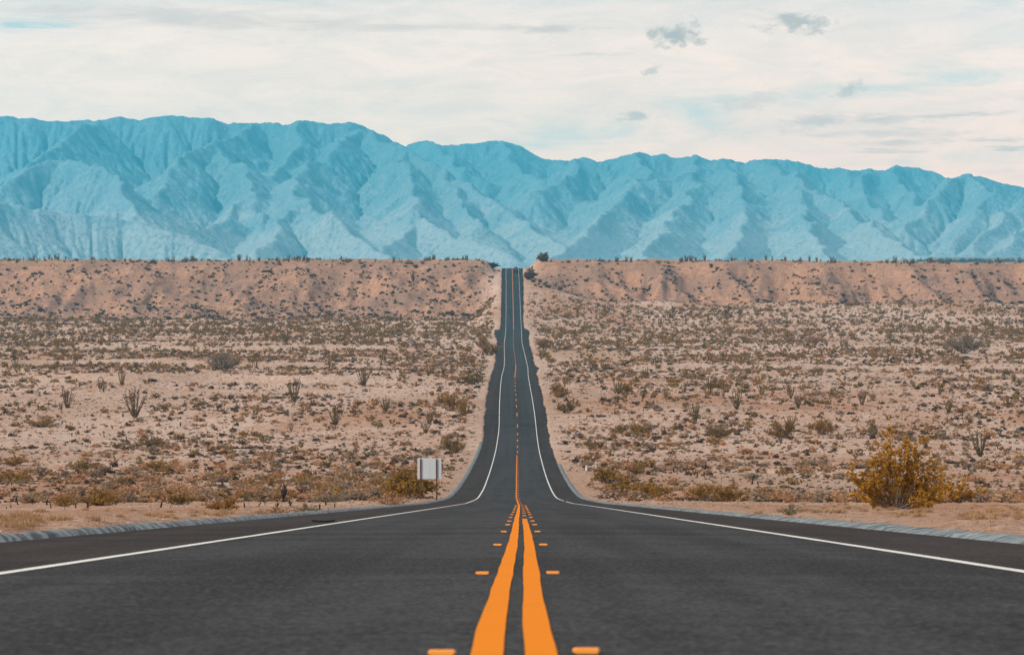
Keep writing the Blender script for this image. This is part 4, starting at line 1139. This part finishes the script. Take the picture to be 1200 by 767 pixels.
    lo = k.n('ShaderNodeMapRange', {0: el, 1: 2.1, 2: 4.2, 3: 0.0, 4: 1.0}).outputs[0]
    c = k.mixc(1.0, c, k.mixc(lo, (1, 1, 1), (.56, .68, .84)), 'MULTIPLY')
    em = k.n('ShaderNodeEmission', {'Color': c, 'Strength': 1.0})
    m = k.done(em); m.cycles.emission_sampling = 'NONE'
    az = np.radians(np.linspace(-42, 42, 43)); Rr = 24000.0; zz = np.array([-900, 0, 1500, 3000, 5000, 8000, 12000.])
    A, Z = np.meshgrid(az, zz); rr = np.sqrt(np.maximum(Rr**2-Z**2, 1))
    V = np.stack([rr*np.sin(A), rr*np.cos(A), Z], -1).reshape(-1, 3)
    tag(link('sky', mesh_np('sky', V, grid_faces(len(zz), len(az)), [m], smooth=True)), 'pale cream overcast sky with thin cloud and blue gaps', 'sky', None, 'structure')
build_sky()

sun = bpy.data.lights.new('sun', 'SUN'); sun.energy = 4.2; sun.angle = R(1.2); sun.color = (1.0, .89, .73)
so = bpy.data.objects.new('sun', sun); COL.objects.link(so)
from mathutils import Vector
sv = Vector((SUN_DIR[0]*math.cos(SUN_EL), SUN_DIR[1]*math.cos(SUN_EL), math.sin(SUN_EL)))
so.rotation_euler = sv.to_track_quat('Z', 'Y').to_euler()

HAZE = True
if HAZE:
    hb = MB(); hb.box(-4300, 4300, -75, 18400, -77, 720)
    k = NT('haze_air')
    vol = k.n('ShaderNodeVolumePrincipled', {'Color': (.08, .68, 1.0, 1), 'Density': 6.2e-5, 'Anisotropy': 0.0})
    k.t.links.new(vol.outputs[0], k.out.inputs['Volume'])
    ho = link('haze', hb.mesh('haze', [k.mat])); tag(ho, 'pale blue haze of the desert air before the mountains', 'haze', None, 'stuff')

cam = bpy.data.cameras.new('camera'); co = bpy.data.objects.new('camera', cam); COL.objects.link(co); SC.camera = co
cam.sensor_fit = 'HORIZONTAL'; cam.sensor_width = 36.0; cam.lens = F/1200*36.0
cam.shift_x = 0.0; cam.shift_y = (HY-383.5)/1200.0
cam.clip_start = .1; cam.clip_end = 60000
co.location = (0, 0, 0); co.rotation_euler = (R(90), 0, 0)
cam.dof.use_dof = True; cam.dof.focus_distance = 110; cam.dof.aperture_fstop = 9.0

SC.view_settings.view_transform = 'Standard'; SC.view_settings.look = 'None'
SC.view_settings.exposure = 0.0; SC.view_settings.gamma = 1.0; SC.view_settings.use_curve_mapping = False
SC.render.engine = 'CYCLES'
SC.cycles.use_denoising = True; SC.cycles.denoising_prefilter = 'NONE'
SC.cycles.max_bounces = 5; SC.cycles.diffuse_bounces = 3; SC.cycles.volume_bounces = 0; SC.cycles.transparent_max_bounces = 6
SC.render.film_transparent = False
